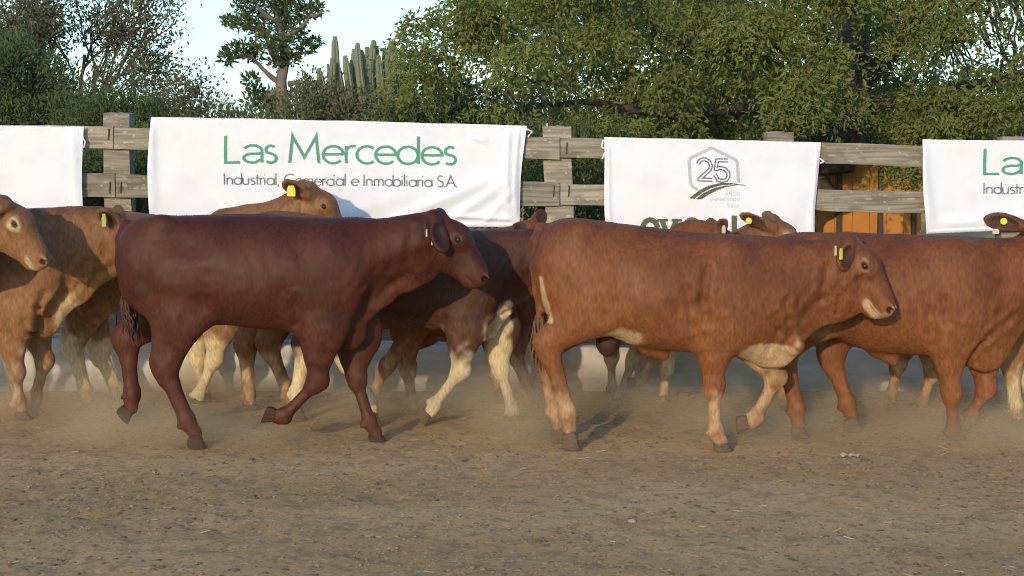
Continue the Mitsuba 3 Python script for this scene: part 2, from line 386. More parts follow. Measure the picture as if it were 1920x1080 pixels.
class Banner:
    """White cloth hung on the fence: corners in pixels of the photograph, folds as a function of (s, t) in metres."""
    def __init__(self, name, corners, folds, label, Y=FY - 0.055, bow=(0, 0)):
        self.c = [np.array(at(px, py, Y)) for px, py in corners]        # top left, top right, bottom right, bottom left
        self.Y, self.folds, self.bow = Y, folds, bow
        self.w = self.c[1][0] - self.c[0][0]
        self.key = numbered(name)
        tag(self.key, label, 'banner', 'white banners hung on the fence')
        u, v = np.meshgrid(np.linspace(0, 1, 150), np.linspace(0, 1, 60), indexing='ij')
        i = np.arange(150 * 60).reshape(150, 60)
        q = np.stack([i[:-1, :-1], i[:-1, 1:], i[1:, 1:], i[1:, :-1]], -1).reshape(-1, 4)
        # a doubled hem along the lower edge
        part(self.key, 'cloth', mikit.ply((self.pos(u, v).reshape(-1, 3), q), 'cloth', True))
        hu, hv = np.meshgrid(np.linspace(0.004, 0.996, 90), np.linspace(0, 1, 7), indexing='ij')
        hp = self.pos(hu, 1.0 - 0.045 * (1 - hv))
        hp[..., 1] -= 0.006 * np.sin(hv * math.pi) + 0.001
        hi = np.arange(90 * 7).reshape(90, 7)
        part(self.key, 'hem', mikit.ply((hp.reshape(-1, 3), np.stack([hi[:-1, :-1], hi[:-1, 1:], hi[1:, 1:], hi[1:, :-1]], -1).reshape(-1, 4)), 'cloth', True))

    def pos(self, u, v):
        a, b, c, d = self.c
        xz = (1 - u)[..., None] * ((1 - v)[..., None] * a + v[..., None] * d) + u[..., None] * ((1 - v)[..., None] * b + v[..., None] * c)
        z = xz[..., 1] - self.bow[0] * np.sin(u * math.pi) * (1 - v) - self.bow[1] * np.sin(u * math.pi) * v
        z = z + 0.004 * (meshkit.noise(np.stack([xz[..., 0] * 6, 0 * z, 0 * z], -1), 5) - .5) * (1 - v)
        p = np.stack([xz[..., 0], 0 * z, z], -1)
        big = 0.048 * (meshkit.fbm(p * [2.1, 1, 1.6], 3, int(abs(self.c[0][0]) * 10)) - 0.5)
        small = 0.006 * (meshkit.fbm(p * [9, 1, 6], 2, 4) - 0.5)
        y = self.Y - 0.012 + (big + small) * np.clip(v * 4, 0.1, 1) + self.folds(u, v) - 0.022 * np.clip(1 - v * 14, 0, 1) * 0
        x = xz[..., 0] + 0.008 * np.sin(v * 5 + self.w) * (np.abs(u - .5) * 2) ** 3
        return np.stack([x, y, z], -1)

    def print(self, shape, ink, name='lettering', off=0.0028):
        """shape in pixels of the photograph (y down) on the banner's plane."""
        m = sheet_of(shape, 1.0)
        v = m.vertices
        # the photograph's pixels to (u, v) of the cloth
        X, Z = at(v[:, 0], v[:, 1], self.Y)
        a, b, c, d = self.c
        u = (X - a[0]) / (b[0] - a[0])
        for _ in range(4):
            top, bot = a + np.outer(u, b - a), d + np.outer(u, c - d)
            w = (Z - top[:, 1]) / (bot[:, 1] - top[:, 1])
            xl, xr = a[0] + (d[0] - a[0]) * w, b[0] + (c[0] - b[0]) * w
            u = (X - xl) / (xr - xl)
        p = self.pos(u, w)
        p[:, 1] -= np.where(v[:, 2] > 0.5, off, 0.0004)
        mesh = trimesh.Trimesh(p, m.faces, process=False)
        part(self.key, name, mikit.ply(mesh, ink, False))


def sheet_of(shape, depth):                  # pixels: pieces no longer than 6 of them
    ms = []
    for g in getattr(shape, 'geoms', [shape]):
        if g.area > 0.05:
            ms.append(trimesh.creation.extrude_polygon(g, depth, engine='earcut'))
    m = trimesh.util.concatenate(ms)
    v, f = trimesh.remesh.subdivide_to_size(m.vertices, m.faces, 12.0, max_iter=12)
    return trimesh.Trimesh(v, f, process=False)


def ridge(u, v, u0, v0, u1, v1, w, amp, aspect=3.3):
    """A fold along the line (u0, v0)-(u1, v1)."""
    d = np.array([(u1 - u0) * aspect, v1 - v0])
    L = np.hypot(*d)
    d = d / L
    x, y = (u - u0) * aspect, v - v0
    t, n = x * d[0] + y * d[1], -x * d[1] + y * d[0]
    k = np.clip(t / L, 0, 1)
    fade = np.clip(t / (0.15 * L), 0, 1) * np.clip((L - t) / (0.2 * L), 0, 1)
    return -1.7 * amp * np.exp(-(n / (w * (0.6 + 0.7 * k))) ** 2) * fade


def downpx(shape):                            # a shape with y up to one with y down, about y = 0
    return affinity.scale(shape, 1, -1, origin=(0, 0))


def words(text, px0, px1, base, cap, weight, main=False, track=0.0, slope=0.0):
    s, w = line_of(text, cap, weight, main, track)
    s = downpx(s)
    b = s.bounds
    s = affinity.translate(affinity.scale(s, (px1 - px0) / (b[2] - b[0]), 1, origin=(b[0], 0)), px0 - b[0], base)
    return affinity.skew(s, ys=slope, origin=(px0, base))


SUB = 'Industrial, Comercial e Inmobiliaria S.A.'
b0 = Banner('banner', [(-560, 233), (156, 237), (159, 452), (-560, 448)], lambda u, v: ridge(u, v, .975, .0, .99, 1, .05, .010) + 0 * u,
            'blank white banner at the far left of the plank fence')
b0.print(words('Las Mercedes', -460, -22, 303, 50, .098, True), 'ink_green')


def folds_big(u, v):
    y = ridge(u, v, .62, 1.02, .97, .45, .07, .016) + ridge(u, v, .80, .98, .985, .50, .05, .014) + ridge(u, v, .90, 1.0, .985, .60, .03, .012)
    y += ridge(u, v, .955, .02, .972, 1.0, .035, .022) + ridge(u, v, .978, .0, .99, 1.0, .02, .02) + ridge(u, v, .86, .13, .90, .17, .02, .008)
    y += ridge(u, v, .005, .0, .012, 1.0, .04, .014) + ridge(u, v, .82, .90, .99, .92, .022, .016) - 0.012 * np.clip((v - .9) * 12, 0, 1) * np.clip((u - .8) * 8, 0, 1)
    y += ridge(u, v, .45, 1.0, .75, .62, .10, .008)
    return y


b1 = Banner('banner', [(282, 219), (986, 236), (972, 426), (279, 418)], folds_big,
            'big white banner with green lettering above the dark red calf', bow=(-0.004, 0.0))
b1.print(words('Las Mercedes', 421, 858, 305, 50, .098, True, slope=0.5), 'ink_green')
b1.print(words(SUB, 420, 858, 346, 20.5, .100, slope=0.62), 'ink_grey', 'small_lettering')


def folds_mid(u, v):
    return ridge(u, v, .985, 0, .985, 1, .03, .012) + ridge(u, v, .02, 0, .02, 1, .03, .010) + ridge(u, v, .80, 1, .97, .25, .16, .012, 2.1)


b2 = Banner('banner', [(1130, 257), (1536, 267), (1527, 462), (1138, 456)], folds_mid,
            'white banner with a grey number badge in the middle of the fence')


def px_of(zx, zy):                            # a point of the badge, read off an enlarged view
    return 1240 + zx / 5.684, 250 + zy / 5.684


badge = [px_of(x, y) for x, y in ((385, 605), (330, 570), (305, 520), (293, 300), (305, 265), (520, 162), (550, 162), (790, 285), (808, 320), (818, 525))]
b2.print(LineString(badge).buffer(3.0, cap_style='flat', join_style='round'), 'ink_silver', 'badge')
two_l = LineString([px_of(*q) for q in [(390, 330), (400, 300), (430, 280), (465, 280), (505, 300), (525, 345), (515, 385), (400, 492), (540, 497)]])
five_l = LineString([px_of(*q) for q in [(705, 290), (590, 288), (575, 385), (620, 368), (670, 380), (710, 420), (712, 460), (690, 495), (645, 508), (600, 495), (568, 440)]])
ring = unary_union([two_l.buffer(3.9, cap_style='flat').difference(two_l.buffer(1.5)), five_l.buffer(3.9, cap_style='flat').difference(five_l.buffer(1.5))])
b2.print(ring, 'ink_grey', 'number')
sw1 = Polygon([px_of(*q) for q in [(298, 690), (400, 610), (500, 560), (620, 532), (740, 530), (895, 556), (760, 545), (640, 550), (520, 585), (420, 640), (345, 698)]])
sw2 = Polygon([px_of(*q) for q in [(365, 700), (450, 635), (560, 585), (680, 558), (800, 552), (690, 570), (590, 605), (500, 650), (425, 702)]])
b2.print(unary_union([sw1.buffer(0.3), sw2.buffer(0.3)]), 'ink_olive', 'swoosh')


def small_words(text, x0, x1, base, cap):
    m = meshkit.text_mesh(text, cap, 1.0)
    v = m.vertices.copy()
    v[:, 0] = x0 + (v[:, 0] - v[:, 0].min()) / np.ptp(v[:, 0]) * (x1 - x0)
    v[:, 1] = base - v[:, 1]
    return v, m.faces


def print_mesh(bn, v, f, ink, name):
    X, Z = at(v[:, 0], v[:, 1], bn.Y)
    a, b, c, d = bn.c
    u = (X - a[0]) / (b[0] - a[0])
    for _ in range(4):
        top, bot = a + np.outer(u, b - a), d + np.outer(u, c - d)
        w = (Z - top[:, 1]) / (bot[:, 1] - top[:, 1])
        xl, xr = a[0] + (d[0] - a[0]) * w, b[0] + (c[0] - b[0]) * w
        u = (X - xl) / (xr - xl)
    p = bn.pos(u, w)
    p[:, 1] -= np.where(v[:, 2] > 0.5, 0.0028, 0.0004)
    part(bn.key, name, mikit.ply(trimesh.Trimesh(p, f, process=False), ink, False))


for tx, q0, q1, ba in (('AÑOS', 675, 832, 664), ('Generando', 515, 832, 722), ('Valor', 700, 832, 788)):
    v, f = small_words(tx, px_of(q0, 0)[0], px_of(q1, 0)[0], px_of(0, ba)[1], 7.2)
    print_mesh(b2, v, f, 'ink_silver', 'small_lettering')
# the heavy word at the foot of the banner; most of it stands behind the calves
ee = unary_union([LineString([(1206, 428), (1233, 428)]).buffer(2.6), LineString(arc(1219, 428, 13.5, 16, -3, -322, 30)).buffer(5.0, cap_style='flat')])
vv = unary_union([LineString([(1241, 413), (1252, 443), (1254, 443), (1268, 413)]).buffer(4.6, cap_style='flat'), LineString([(1234, 413), (1250, 413)]).buffer(2.6), LineString([(1261, 413), (1276, 413)]).buffer(2.6)])
oo = LineString(arc(1297, 428, 14, 16, 0, 360, 30)).buffer(5.0)
ll = LineString([(1376, 404), (1376, 444)]).buffer(5.0, cap_style='flat')
b2.print(ee, 'ink_olive', 'heavy_lettering')
b2.print(vv, 'ink_olive', 'heavy_lettering')
b2.print(oo, 'ink_olive', 'heavy_lettering')
b2.print(ll, 'ink_olive', 'heavy_lettering')
b3 = Banner('banner', [(1727, 261), (2420, 272), (2420, 410), (1734, 438)], lambda u, v: ridge(u, v, .004, 0, .010, 1, .05, .014) + ridge(u, v, .02, .9, .35, .86, .08, .010),
            'white banner with green lettering cut off by the right edge')
b3.print(words('Las Mercedes', 1843, 2283, 326, 47, .098, True, slope=0.5), 'ink_green')
b3.print(words(SUB, 1844, 2283, 363, 20, .100, slope=0.6), 'ink_grey', 'small_lettering')
# white cords that tie the banners to the boards
for bn, pts in ((b2, [(1131, 262), (1128, 276), (1137, 280), (1129, 298)]), (b2, [(1534, 295), (1545, 303), (1538, 306)]), (b1, [(984, 240), (998, 247), (990, 256)]), (b0, [(154, 256), (160, 266), (157, 277)])):
    q = [P3(px, py, FY - 0.062) for px, py in pts]
    part(bn.key, 'cord', mikit.ply(trimesh.util.concatenate([trimesh.creation.cylinder(0.005, segment=[q[i], q[i + 1]], sections=8) for i in range(len(q) - 1)]), 'cloth', True))

# ---------------------------------------------------------------- cattle: implicit bodies, one continuous skin each


import scipy.sparse as sp


class Field:
    """Signed distance on a grid; shapes are blended in, each only where it matters."""
    def __init__(self, lo, hi, h):
        self.h, self.lo = h, np.array(lo, float)
        self.ax = [np.arange(l, u + h, h, dtype=np.float32) for l, u in zip(lo, hi)]
        self.F = np.full([len(a) for a in self.ax], 0.4, np.float32)

    def block(self, lo, hi):
        s = []
        for a, l, u in zip(self.ax, lo, hi):
            i, j = np.searchsorted(a, l), np.searchsorted(a, u)
            if j <= i:
                return None, None
            s.append(slice(i, j))
        return tuple(s), (self.ax[0][s[0]][:, None, None], self.ax[1][s[1]][None, :, None], self.ax[2][s[2]][None, None, :])

    def join(self, s, d, k):
        f = self.F[s]
        q = np.maximum(k - np.abs(f - d), 0) / k
        self.F[s] = np.minimum(f, d) - q * q * k * 0.25

    def cut(self, s, d, k):
        f, e = self.F[s], -d
        q = np.maximum(k - np.abs(f - e), 0) / k
        self.F[s] = np.maximum(f, e) + q * q * k * 0.25

    def cone(self, a, b, ra, rb, k=0.03, sy=1.0, cut=False):
        a, b = np.asarray(a, float), np.asarray(b, float)
        pad = max(ra, rb) * max(1, sy) + k + 2 * self.h
        s, g = self.block(np.minimum(a, b) - pad, np.maximum(a, b) + pad)
        if s is None:
            return
        ab = b - a
        m = np.array([1, 1 / sy, 1])
        abm = ab * m
        L2 = max(float(abm @ abm), 1e-9)
        px, py, pz = (g[i] - a[i] for i in range(3))
        py = py * m[1]
        t = np.clip((px * abm[0] + py * abm[1] + pz * abm[2]) / L2, 0, 1)
        d = np.sqrt((px - t * abm[0]) ** 2 + (py - t * abm[1]) ** 2 + (pz - t * abm[2]) ** 2) - (ra + (rb - ra) * t)
        d = (d * min(1.0, sy * 1.15)).astype(np.float32)
        (self.cut if cut else self.join)(s, d, k)

    def chain(self, pts, rad, k=0.03, sy=1.0):
        for i in range(len(pts) - 1):
            self.cone(pts[i], pts[i + 1], rad[i], rad[i + 1], k, sy)

    def ell(self, c, R, r, k=0.03, cut=False):
        """Ellipsoid with axes the rows of R and radii r."""
        c, R, r = np.asarray(c, float), np.asarray(R, float), np.asarray(r, float)
        ext = np.sqrt(((R * r[:, None]) ** 2).sum(0)) + k + 2 * self.h
        s, g = self.block(c - ext, c + ext)
        if s is None:
            return
        px, py, pz = (g[i] - c[i] for i in range(3))
        q = [(px * R[i, 0] + py * R[i, 1] + pz * R[i, 2]) for i in range(3)]
        k0 = np.sqrt(sum((q[i] / r[i]) ** 2 for i in range(3)))
        k1 = np.sqrt(sum((q[i] / r[i] ** 2) ** 2 for i in range(3)))
        d = (k0 * (k0 - 1) / np.maximum(k1, 1e-6)).astype(np.float32)
        (self.cut if cut else self.join)(s, d, k)

    def surface(self):
        F, h = self.F, self.h
        I = F < 0
        c = np.stack([I[i:I.shape[0] - 1 + i, j:I.shape[1] - 1 + j, k:I.shape[2] - 1 + k] for i in (0, 1) for j in (0, 1) for k in (0, 1)])
        act = c.any(0) & ~c.all(0)
        ii = np.argwhere(act)
        num = np.full(act.shape, -1, np.int64)
        num[act] = np.arange(len(ii))
        P, N = np.zeros((len(ii), 3)), np.zeros(len(ii))
        cs = [np.array(o) for o in np.ndindex(2, 2, 2)]
        for a in cs:
            for ax in range(3):
                if a[ax]:
                    continue
                b = a.copy()
                b[ax] = 1
                fa, fb = F[tuple((ii + a).T)], F[tuple((ii + b).T)]
                m = (fa < 0) != (fb < 0)
                t = np.where(m, fa / np.where(m, fa - fb, 1), 0)
                q = ii + a + t[:, None] * (b - a)
                P += np.where(m[:, None], q, 0)
                N += m
        V = P / N[:, None] * h + self.lo
        Q = []
        for ax in range(3):
            o1, o2 = [(1, 2), (2, 0), (0, 1)][ax]
            sh = list(I.shape)
            A = I[tuple(slice(0, -1) if d == ax else slice(1, -1) for d in range(3))]
            B = I[tuple(slice(1, None) if d == ax else slice(1, -1) for d in range(3))]
            e = np.argwhere(A != B)
            base = e.copy()
            base[:, o1] += 1
            base[:, o2] += 1
            def cell(d1, d2):
                q = base.copy()
                q[:, o1] -= d1
                q[:, o2] -= d2
                return num[tuple(q.T)]
            q = np.stack([cell(1, 1), cell(0, 1), cell(0, 0), cell(1, 0)], 1)
            flip = ~A[tuple(e.T)]
            q[flip] = q[flip][:, ::-1]
            Q.append(q)
        Q = np.vstack(Q)
        m = trimesh.Trimesh(V, np.vstack([Q[:, [0, 1, 2]], Q[:, [0, 2, 3]]]), process=False)
        e = m.edges_unique
        n = len(V)
        A = sp.coo_matrix((np.ones(2 * len(e)), (np.r_[e[:, 0], e[:, 1]], np.r_[e[:, 1], e[:, 0]])), (n, n)).tocsr()
        W = sp.diags(1 / np.maximum(np.asarray(A.sum(1)).ravel(), 1)) @ A
        for lam in (.5, -.52) * 3:
            V = V + lam * (W @ V - V)
        m.vertices = V
        return m


def rot_frame(h, up_hint):
    h = h / np.linalg.norm(h)
    s = np.cross(h, up_hint)
    s /= np.linalg.norm(s)
    n = np.cross(s, h)
    return h, n, s          # forward, dorsal, side (towards the viewer for an animal that faces right)


# the profile and legs of one calf, in pixels of the photograph: (x, back, belly, half width in m)
BASE = [(1003, 478, 525, .085), (1008, 452, 560, .135), (1018, 430, 580, .165), (1040, 415, 600, .195), (1075, 410, 612, .22), (1120, 413, 622, .235), (1160, 419, 636, .25),
        (1200, 424, 650, .265), (1250, 430, 656, .268), (1300, 436, 660, .258), (1350, 439, 664, .238), (1395, 440, 672, .222), (1430, 442, 688, .205), (1465, 446, 690, .18),
        (1490, 449, 674, .16), (1510, 450, 642, .145), (1535, 449, 618, .132), (1560, 447, 604, .12), (1585, 447, 592, .112), (1605, 449, 580, .09)]
B_LEGS = dict(
    hn=[(1078, 490), (1112, 585), (1030, 656), (1064, 772), (1068, 803), (1080, 830)], hf=[(1068, 490), (1100, 590), (1022, 668), (1040, 768), (1046, 797), (1058, 815)],
    fn=[(1370, 520), (1338, 628), (1337, 722), (1341, 806), (1352, 827), (1376, 845)], ff=[(1385, 540), (1405, 640), (1455, 706), (1419, 780), (1407, 793), (1393, 801)])


def shift(base_x, to_x, base_y, to_y, s):
    f = lambda q: (to_x + (q[0] - base_x) * s, to_y + (q[1] - base_y) * s)
    prof = [(*f((a, b)), f((a, c))[1], w) for a, b, c, w in BASE]
    prof = [(p[0], p[1], p[2], p[3]) for p in prof]
    legs = {k: [f(q) for q in v] for k, v in B_LEGS.items()}
    return f, prof, legs


HOOVES = []


def zb_at(ix, X, i=1):
    return ix[i](np.asarray(X, float).ravel()).astype(np.float32)[:, None, None]


def build_calf(label, Y, prof, legs, head, coatname, g=1.0, slope=0.0, res=0.0125, tail=None, ears=(), tags=(), extra=None, marks=None, creases=(), hoof='hoof_horn', legdx=1.0, spread_=0.125, bulk=1.0):
    key = numbered('calf')
    tag(key, label, 'calf', 'calves driven along the plank fence')
    x_c = float(at(np.mean([p[0] for p in prof]), 600, Y)[0])
    yaxis = lambda x: Y + slope * (x - x_c)

    def pt(q, v=0.0):
        """pixel -> local point (x, v, z), v metres behind the animal's middle"""
        y = Y + v
        for _ in range(5):
            x, z = at(q[0], q[1], y)
            y = yaxis(float(x)) + v
        return np.array([float(x), v, float(z)])

    P = np.array([[*pt((a, b))[[0, 2]], pt((a, c))[2], w * g * bulk] for a, b, c, w in prof])
    x0, x1 = P[0, 0], P[-1, 0]
    hx = np.array([pt(q)[0] for q in head['pts']])
    lo = [min(x0, hx.min()) - .30, -.52, -0.04]
    hi = [max(x1, hx.max()) + .28, .46, max(P[:, 1].max(), max(pt(q)[2] for q in head['pts'])) + .16]
    if 'lo' in head:
        lo[1] = head['lo']
    f = Field(lo, hi, res)
    # trunk, neck and dewlap: an egg-shaped section along x
    ix = [PchipInterpolator(P[:, 0], P[:, i]) for i in (1, 2, 3)]
    s, (X, Vv, Z) = f.block([x0 - .12, -.5, -1], [x1 + .12, .5, 3])
    xc = np.clip(X, x0, x1)
    zt, zb, w = (i(xc[:, 0, 0]).astype(np.float32)[:, None, None] for i in ix)
    L = x1 - x0
    tt = ((xc - x0) / L)
    cz = zb + (zt - zb) * (0.46 + 0.10 * np.clip((tt - .6) / .2, 0, 1))
    ht, hb = zt - cz, cz - zb
    dz = np.where(Z > cz, (Z - cz) / ht, (cz - Z) / hb)
    keel = 1 + np.where(Z > cz, 0.20 * dz ** 2, (0.25 + 2.2 * np.clip((tt - .66) / .12, 0, 1)) * np.clip(dz, 0, 1.2) ** 2)
    k0 = ((np.abs(Vv) / w * keel) ** 2.7 + np.abs(dz) ** 2.5) ** (1 / 2.6)
    d = (k0 - 1) * np.minimum(np.minimum(w, ht), hb) * np.where(k0 < 1, 1, 0.9)
    d = np.maximum(d, np.maximum(x0 - X, X - x1) * 0.9)
    f.join(s, d.astype(np.float32), 0.02)
    G = g
    # haunch, shoulder, hip bones
    for sd, hk, fk in ((-1, 'hn', 'fn'), (1, 'hf', 'ff')):
        h, q = legs[hk], legs[fk]
        v = sd * spread_ * G
        hip, sti, hock, fet, cor, toe = [pt(a, v * m) for a, m in zip(h, (.85, 1.15, 1.0, .95, .95, .95))]
        f.cone(hip + [.01 * G, sd * .02 * G, 0.02 * G], sti, .150 * G, .098 * G, .09 * G, .56)
        f.cone(hip + [-.065 * G, 0, -.04 * G], sti + [-.070 * G, 0, .0], .105 * G, .078 * G, .07 * G, .6)
        f.cone(sti + [.005 * G, 0, 0], hock + [.012 * G, 0, .05 * G], .112 * G, .064 * G, .05 * G, .60)
        f.cone(sti + [-.055 * G, 0, 0], hock + [-.018 * G, 0, .035 * G], .085 * G, .048 * G, .05 * G, .60)
        f.cone(hock + [0, 0, .03 * G], hock + [.004 * G, 0, -.04 * G], .060 * G, .052 * G, .03 * G, .70)
        f.cone(hock + [-.040 * G, 0, .040 * G], hock + [-.030 * G, 0, -.01 * G], .026 * G, .026 * G, .03 * G, .8)
        cb = hock + (fet - hock) * .3
        f.cone(hock, cb, .052 * G, .043 * G, .016 * G, .78)
        f.chain([cb, fet], [.043 * G, .038 * G], .014 * G, .80)
        f.cone(fet + [0, 0, .010], fet - [0, 0, .010], .046 * G, .045 * G, .014 * G, .92)
        f.cone(fet, cor, .040 * G, .037 * G, .014 * G, .95)
        ax_ = (hock - fet) / np.linalg.norm(hock - fet)
        bk = np.array([-ax_[2], 0, ax_[0]])
        for q_ in (-1, 1):
            f.ell(fet + bk * .045 * G + ax_ * -.012 * G + [0, q_ * .020 * G, 0], np.eye(3), [.013 * G, .011 * G, .018 * G], .008)
        v2 = sd * (spread_ - .015) * G
        sh, elb, kn, fet, cor, toe = [pt(a, v2 * m) for a, m in zip(q, (1.15, 1.25, 1.0, .95, .95, .95))]
        f.cone(sh + [-.03 * G, sd * .02, .06 * G], elb + [.03 * G, sd * .01, .05 * G], .115 * G, .105 * G, .08 * G, .5)
        f.cone(sh + [.05 * G, 0, -.02 * G], elb + [.02 * G, 0, 0], .095 * G, .088 * G, .06 * G, .6)
        f.cone(elb + [0, 0, .05 * G], elb + (kn - elb) * .5, .100 * G, .066 * G, .05 * G, .72)
        f.cone(elb + (kn - elb) * .45, kn, .067 * G, .046 * G, .03 * G, .8)
        f.cone(kn + (elb - kn) * .09, kn + (fet - kn) * .12, .054 * G, .050 * G, .014 * G, .92)
        f.ell(kn + np.array([.022, 0, 0]) * G, np.eye(3), [.038 * G, .042 * G, .048 * G], .015)
        cb = kn + (fet - kn) * .22
        f.chain([kn, cb, fet], [.046 * G, .032 * G, .030 * G], .014 * G, .92)
        f.cone(fet + [0, 0, .010], fet - [0, 0, .010], .039 * G, .038 * G, .014 * G, .95)
        f.cone(fet, cor, .035 * G, .035 * G, .014 * G, .95)
        ax_ = (kn - fet) / np.linalg.norm(kn - fet)
        bk = np.array([-ax_[2], 0, ax_[0]])
        for q_ in (-1, 1):
            f.ell(fet + bk * .042 * G + ax_ * -.012 * G + [0, q_ * .020 * G, 0], np.eye(3), [.013 * G, .011 * G, .018 * G], .008)
        # hollow of the flank, and the crease behind the shoulder
        hk_top = pt(h[0], v)
        f.ell([hk_top[0] + .17 * G, sd * .285 * G * bulk, hk_top[2] + .10 * G], np.eye(3), [.10 * G, .062 * G, .09 * G], .07, cut=True)
        e = pt(q[1], 0)
        f.ell([e[0] - .135 * G, sd * .31 * G * bulk, e[2] + .10 * G], np.eye(3), [.07 * G, .055 * G, .13 * G], .10, cut=True)
        f.ell([hk_top[0] + .03 * G, sd * .165 * G, hk_top[2] + .155 * G], np.eye(3), [.06 * G, .035 * G, .045 * G], .05)
    # head
    pol, nos = pt(head['pts'][0], head.get('v', 0.0)), None
    Lh = head.get('L', .42) * G
    ang, yaw = math.radians(head['dip']), math.radians(head.get('yaw', 0))
    hdir = np.array([math.cos(ang) * math.cos(yaw) * head.get('sgn', 1), -math.cos(ang) * math.sin(yaw), -math.sin(ang)])
    H, N, S = rot_frame(hdir, np.array([0, 0, 1.0]))
    if head.get('sgn', 1) < 0:
        pass
    R = np.stack([H, N, S])
    loc = lambda a, b, c=0.0: pol + Lh * (a * H + b * N + c * S)

    def hcone(a, b, ra, rb, k, sy):
        """cone in the head's frame, flattened sideways"""
        a, b = np.asarray(a, float), np.asarray(b, float)
        pa, pb = loc(*a), loc(*b)
        pad = max(ra, rb) * Lh * max(1, sy) + k + .03
        s, gg = f.block(np.minimum(pa, pb) - pad, np.maximum(pa, pb) + pad)
        if s is None:
            return
        q = [gg[i] - pol[i] for i in range(3)]
        l = [(q[0] * R[i, 0] + q[1] * R[i, 1] + q[2] * R[i, 2]) / Lh for i in range(3)]
        ab = (b - a) * [1, 1, 1 / sy]
        l = [l[0] - a[0], l[1] - a[1], (l[2] - a[2]) / sy]
        t = np.clip((l[0] * ab[0] + l[1] * ab[1] + l[2] * ab[2]) / (ab @ ab), 0, 1)
        dd = (np.sqrt(sum((l[i] - t * ab[i]) ** 2 for i in range(3))) - (ra + (rb - ra) * t)) * Lh * min(1, sy * 1.1)
        f.join(s, dd.astype(np.float32), k)

    nb = pt(head['neck'][0], head.get('v', 0) * .3), pt(head['neck'][1], head.get('v', 0) * .3)
    mid = (nb[0] + nb[1]) / 2
    hn = np.linalg.norm(nb[0] - nb[1]) / 2
    f.cone(mid, loc(.15, -.26), hn * .86, .17 * Lh, .05 * G, .62)
    f.cone(nb[0] * .75 + nb[1] * .25, loc(.06, -.18), hn * .40, .10 * Lh, .03 * G, .7)
    f.cone(nb[1] * .7 + nb[0] * .3, loc(.28, -.42), hn * .55, .13 * Lh, .06 * G, .5)
    hcone((.08, -.155, 0), (.36, -.14, 0), .135, .22, .03, 1.02)
    hcone((.34, -.135, 0), (.80, -.165, 0), .21, .150, .03, .90)
    hcone((.80, -.17, 0), (.885, -.185, 0), .142, .132, .02, 1.10)
    hcone((.26, -.35, 0), (.55, -.34, 0), .20, .135, .04, .78)
    hcone((.5, -.34, 0), (.86, -.30, 0), .118, .096, .03, .95)
    for sd in (-1, 1):
        hcone((.22, -.30, sd * .10), (.42, -.30, sd * .10), .13, .12, .03, .7)                     # cheek
        f.ell(loc(.365, -.055, sd * .185), R, np.array([.105, .075, .055]) * Lh, .018)              # brow
        f.ell(loc(.385, -.075, sd * .235), R, np.array([.042, .028, .028]) * Lh, .010, cut=True)    # eye socket
        f.ell(loc(.40, -.12, sd * .215), R, np.array([.055, .018, .022]) * Lh, .012)                # lower lid
        f.ell(loc(.955, -.13, sd * .105), R, np.array([.042, .034, .045]) * Lh, .010, cut=True)     # nostril
        f.ell(loc(.93, -.085, sd * .11), R, np.array([.06, .022, .035]) * Lh, .012)
        f.cone(loc(.98, -.262, sd * .10), loc(.76, -.285, sd * .135), .010 * Lh, .006 * Lh, .006, cut=True)  # mouth
        f.ell(loc(.60, -.19, sd * .175), R, np.array([.14, .07, .02]) * Lh, .03, cut=True)          # face hollow
    f.ell(loc(.03, -.095), R, np.array([.07, .075, .115]) * Lh, .03)
    # ears
    ear_in = []
    for root, tip, vr, vt, width, face in ears:
        a, b = pt(root, vr), pt(tip, vt)
        e1 = (b - a)
        el = np.linalg.norm(e1)
        e1 /= el
        e3 = np.asarray(face, float)
        e3 = e3 - (e3 @ e1) * e1
        e3 /= np.linalg.norm(e3)
        e2 = np.cross(e3, e1)
        E = np.stack([e1, e2, e3])
        f.cone(a - e1 * .03, a + e1 * .05, .035 * G, .035 * G, .03 * G)
        f.ell(a + e1 * el * .52, E, [el * .52, width, .026 * G], .02)
        f.ell(a + e1 * el * .55 + e3 * .030 * G, E, [el * .42, width * .74, .028 * G], .010, cut=True)
        ear_in.append((a + e1 * el * .52 + e3 * .012 * G, E, np.array([el * .46, width * .8, .03 * G])))
    if extra:
        extra(f, pt, G)
    # tail
    if tail:
        tp = [pt(q, v) for q, v in tail['pts']]
        tr = tail['r']
        f.chain(tp, [r * G for r in tr], .02)
    # folds of skin
    hp, st, hkk = legs['hn'][:3]
    sh, eb = legs['fn'][:2]
    u = G * 374 * 9.35 / Y
    auto = [dict(pts=[(st[0] + .04 * u, st[1] + .02 * u), (st[0] + .12 * u, st[1] - .07 * u), (st[0] + .15 * u, st[1] - .20 * u)], w=0.045, d=0.0074),
            dict(pts=[(hp[0] - .05 * u, hp[1] - .02 * u), (hp[0] - .04 * u, hp[1] + .12 * u), (hkk[0] + .03 * u, hkk[1] - .12 * u)], w=0.045, d=0.0068),
            dict(pts=[(hp[0] + .02 * u, hp[1] - .05 * u), (hp[0] + .10 * u, hp[1] - .10 * u)], w=0.060, d=0.0062),
            dict(pts=[(eb[0] - .120 * u, eb[1] - .15 * u), (eb[0] - .112 * u, eb[1] - .06 * u), (eb[0] - .095 * u, eb[1] + .02 * u)], w=.024, d=.007),
            dict(pts=[(eb[0] + .02 * u, eb[1] - .06 * u), (eb[0] + .03 * u, eb[1] + .08 * u)], w=0.030, d=0.0050)]
    s, (X, Vv, Z) = f.block([x0, -.5, -1], [x1, .02, 3])
    tb0 = (Z - zb_at(ix, X)) / (zb_at(ix, X, 0) - zb_at(ix, X))
    tq = (X - x0) / L
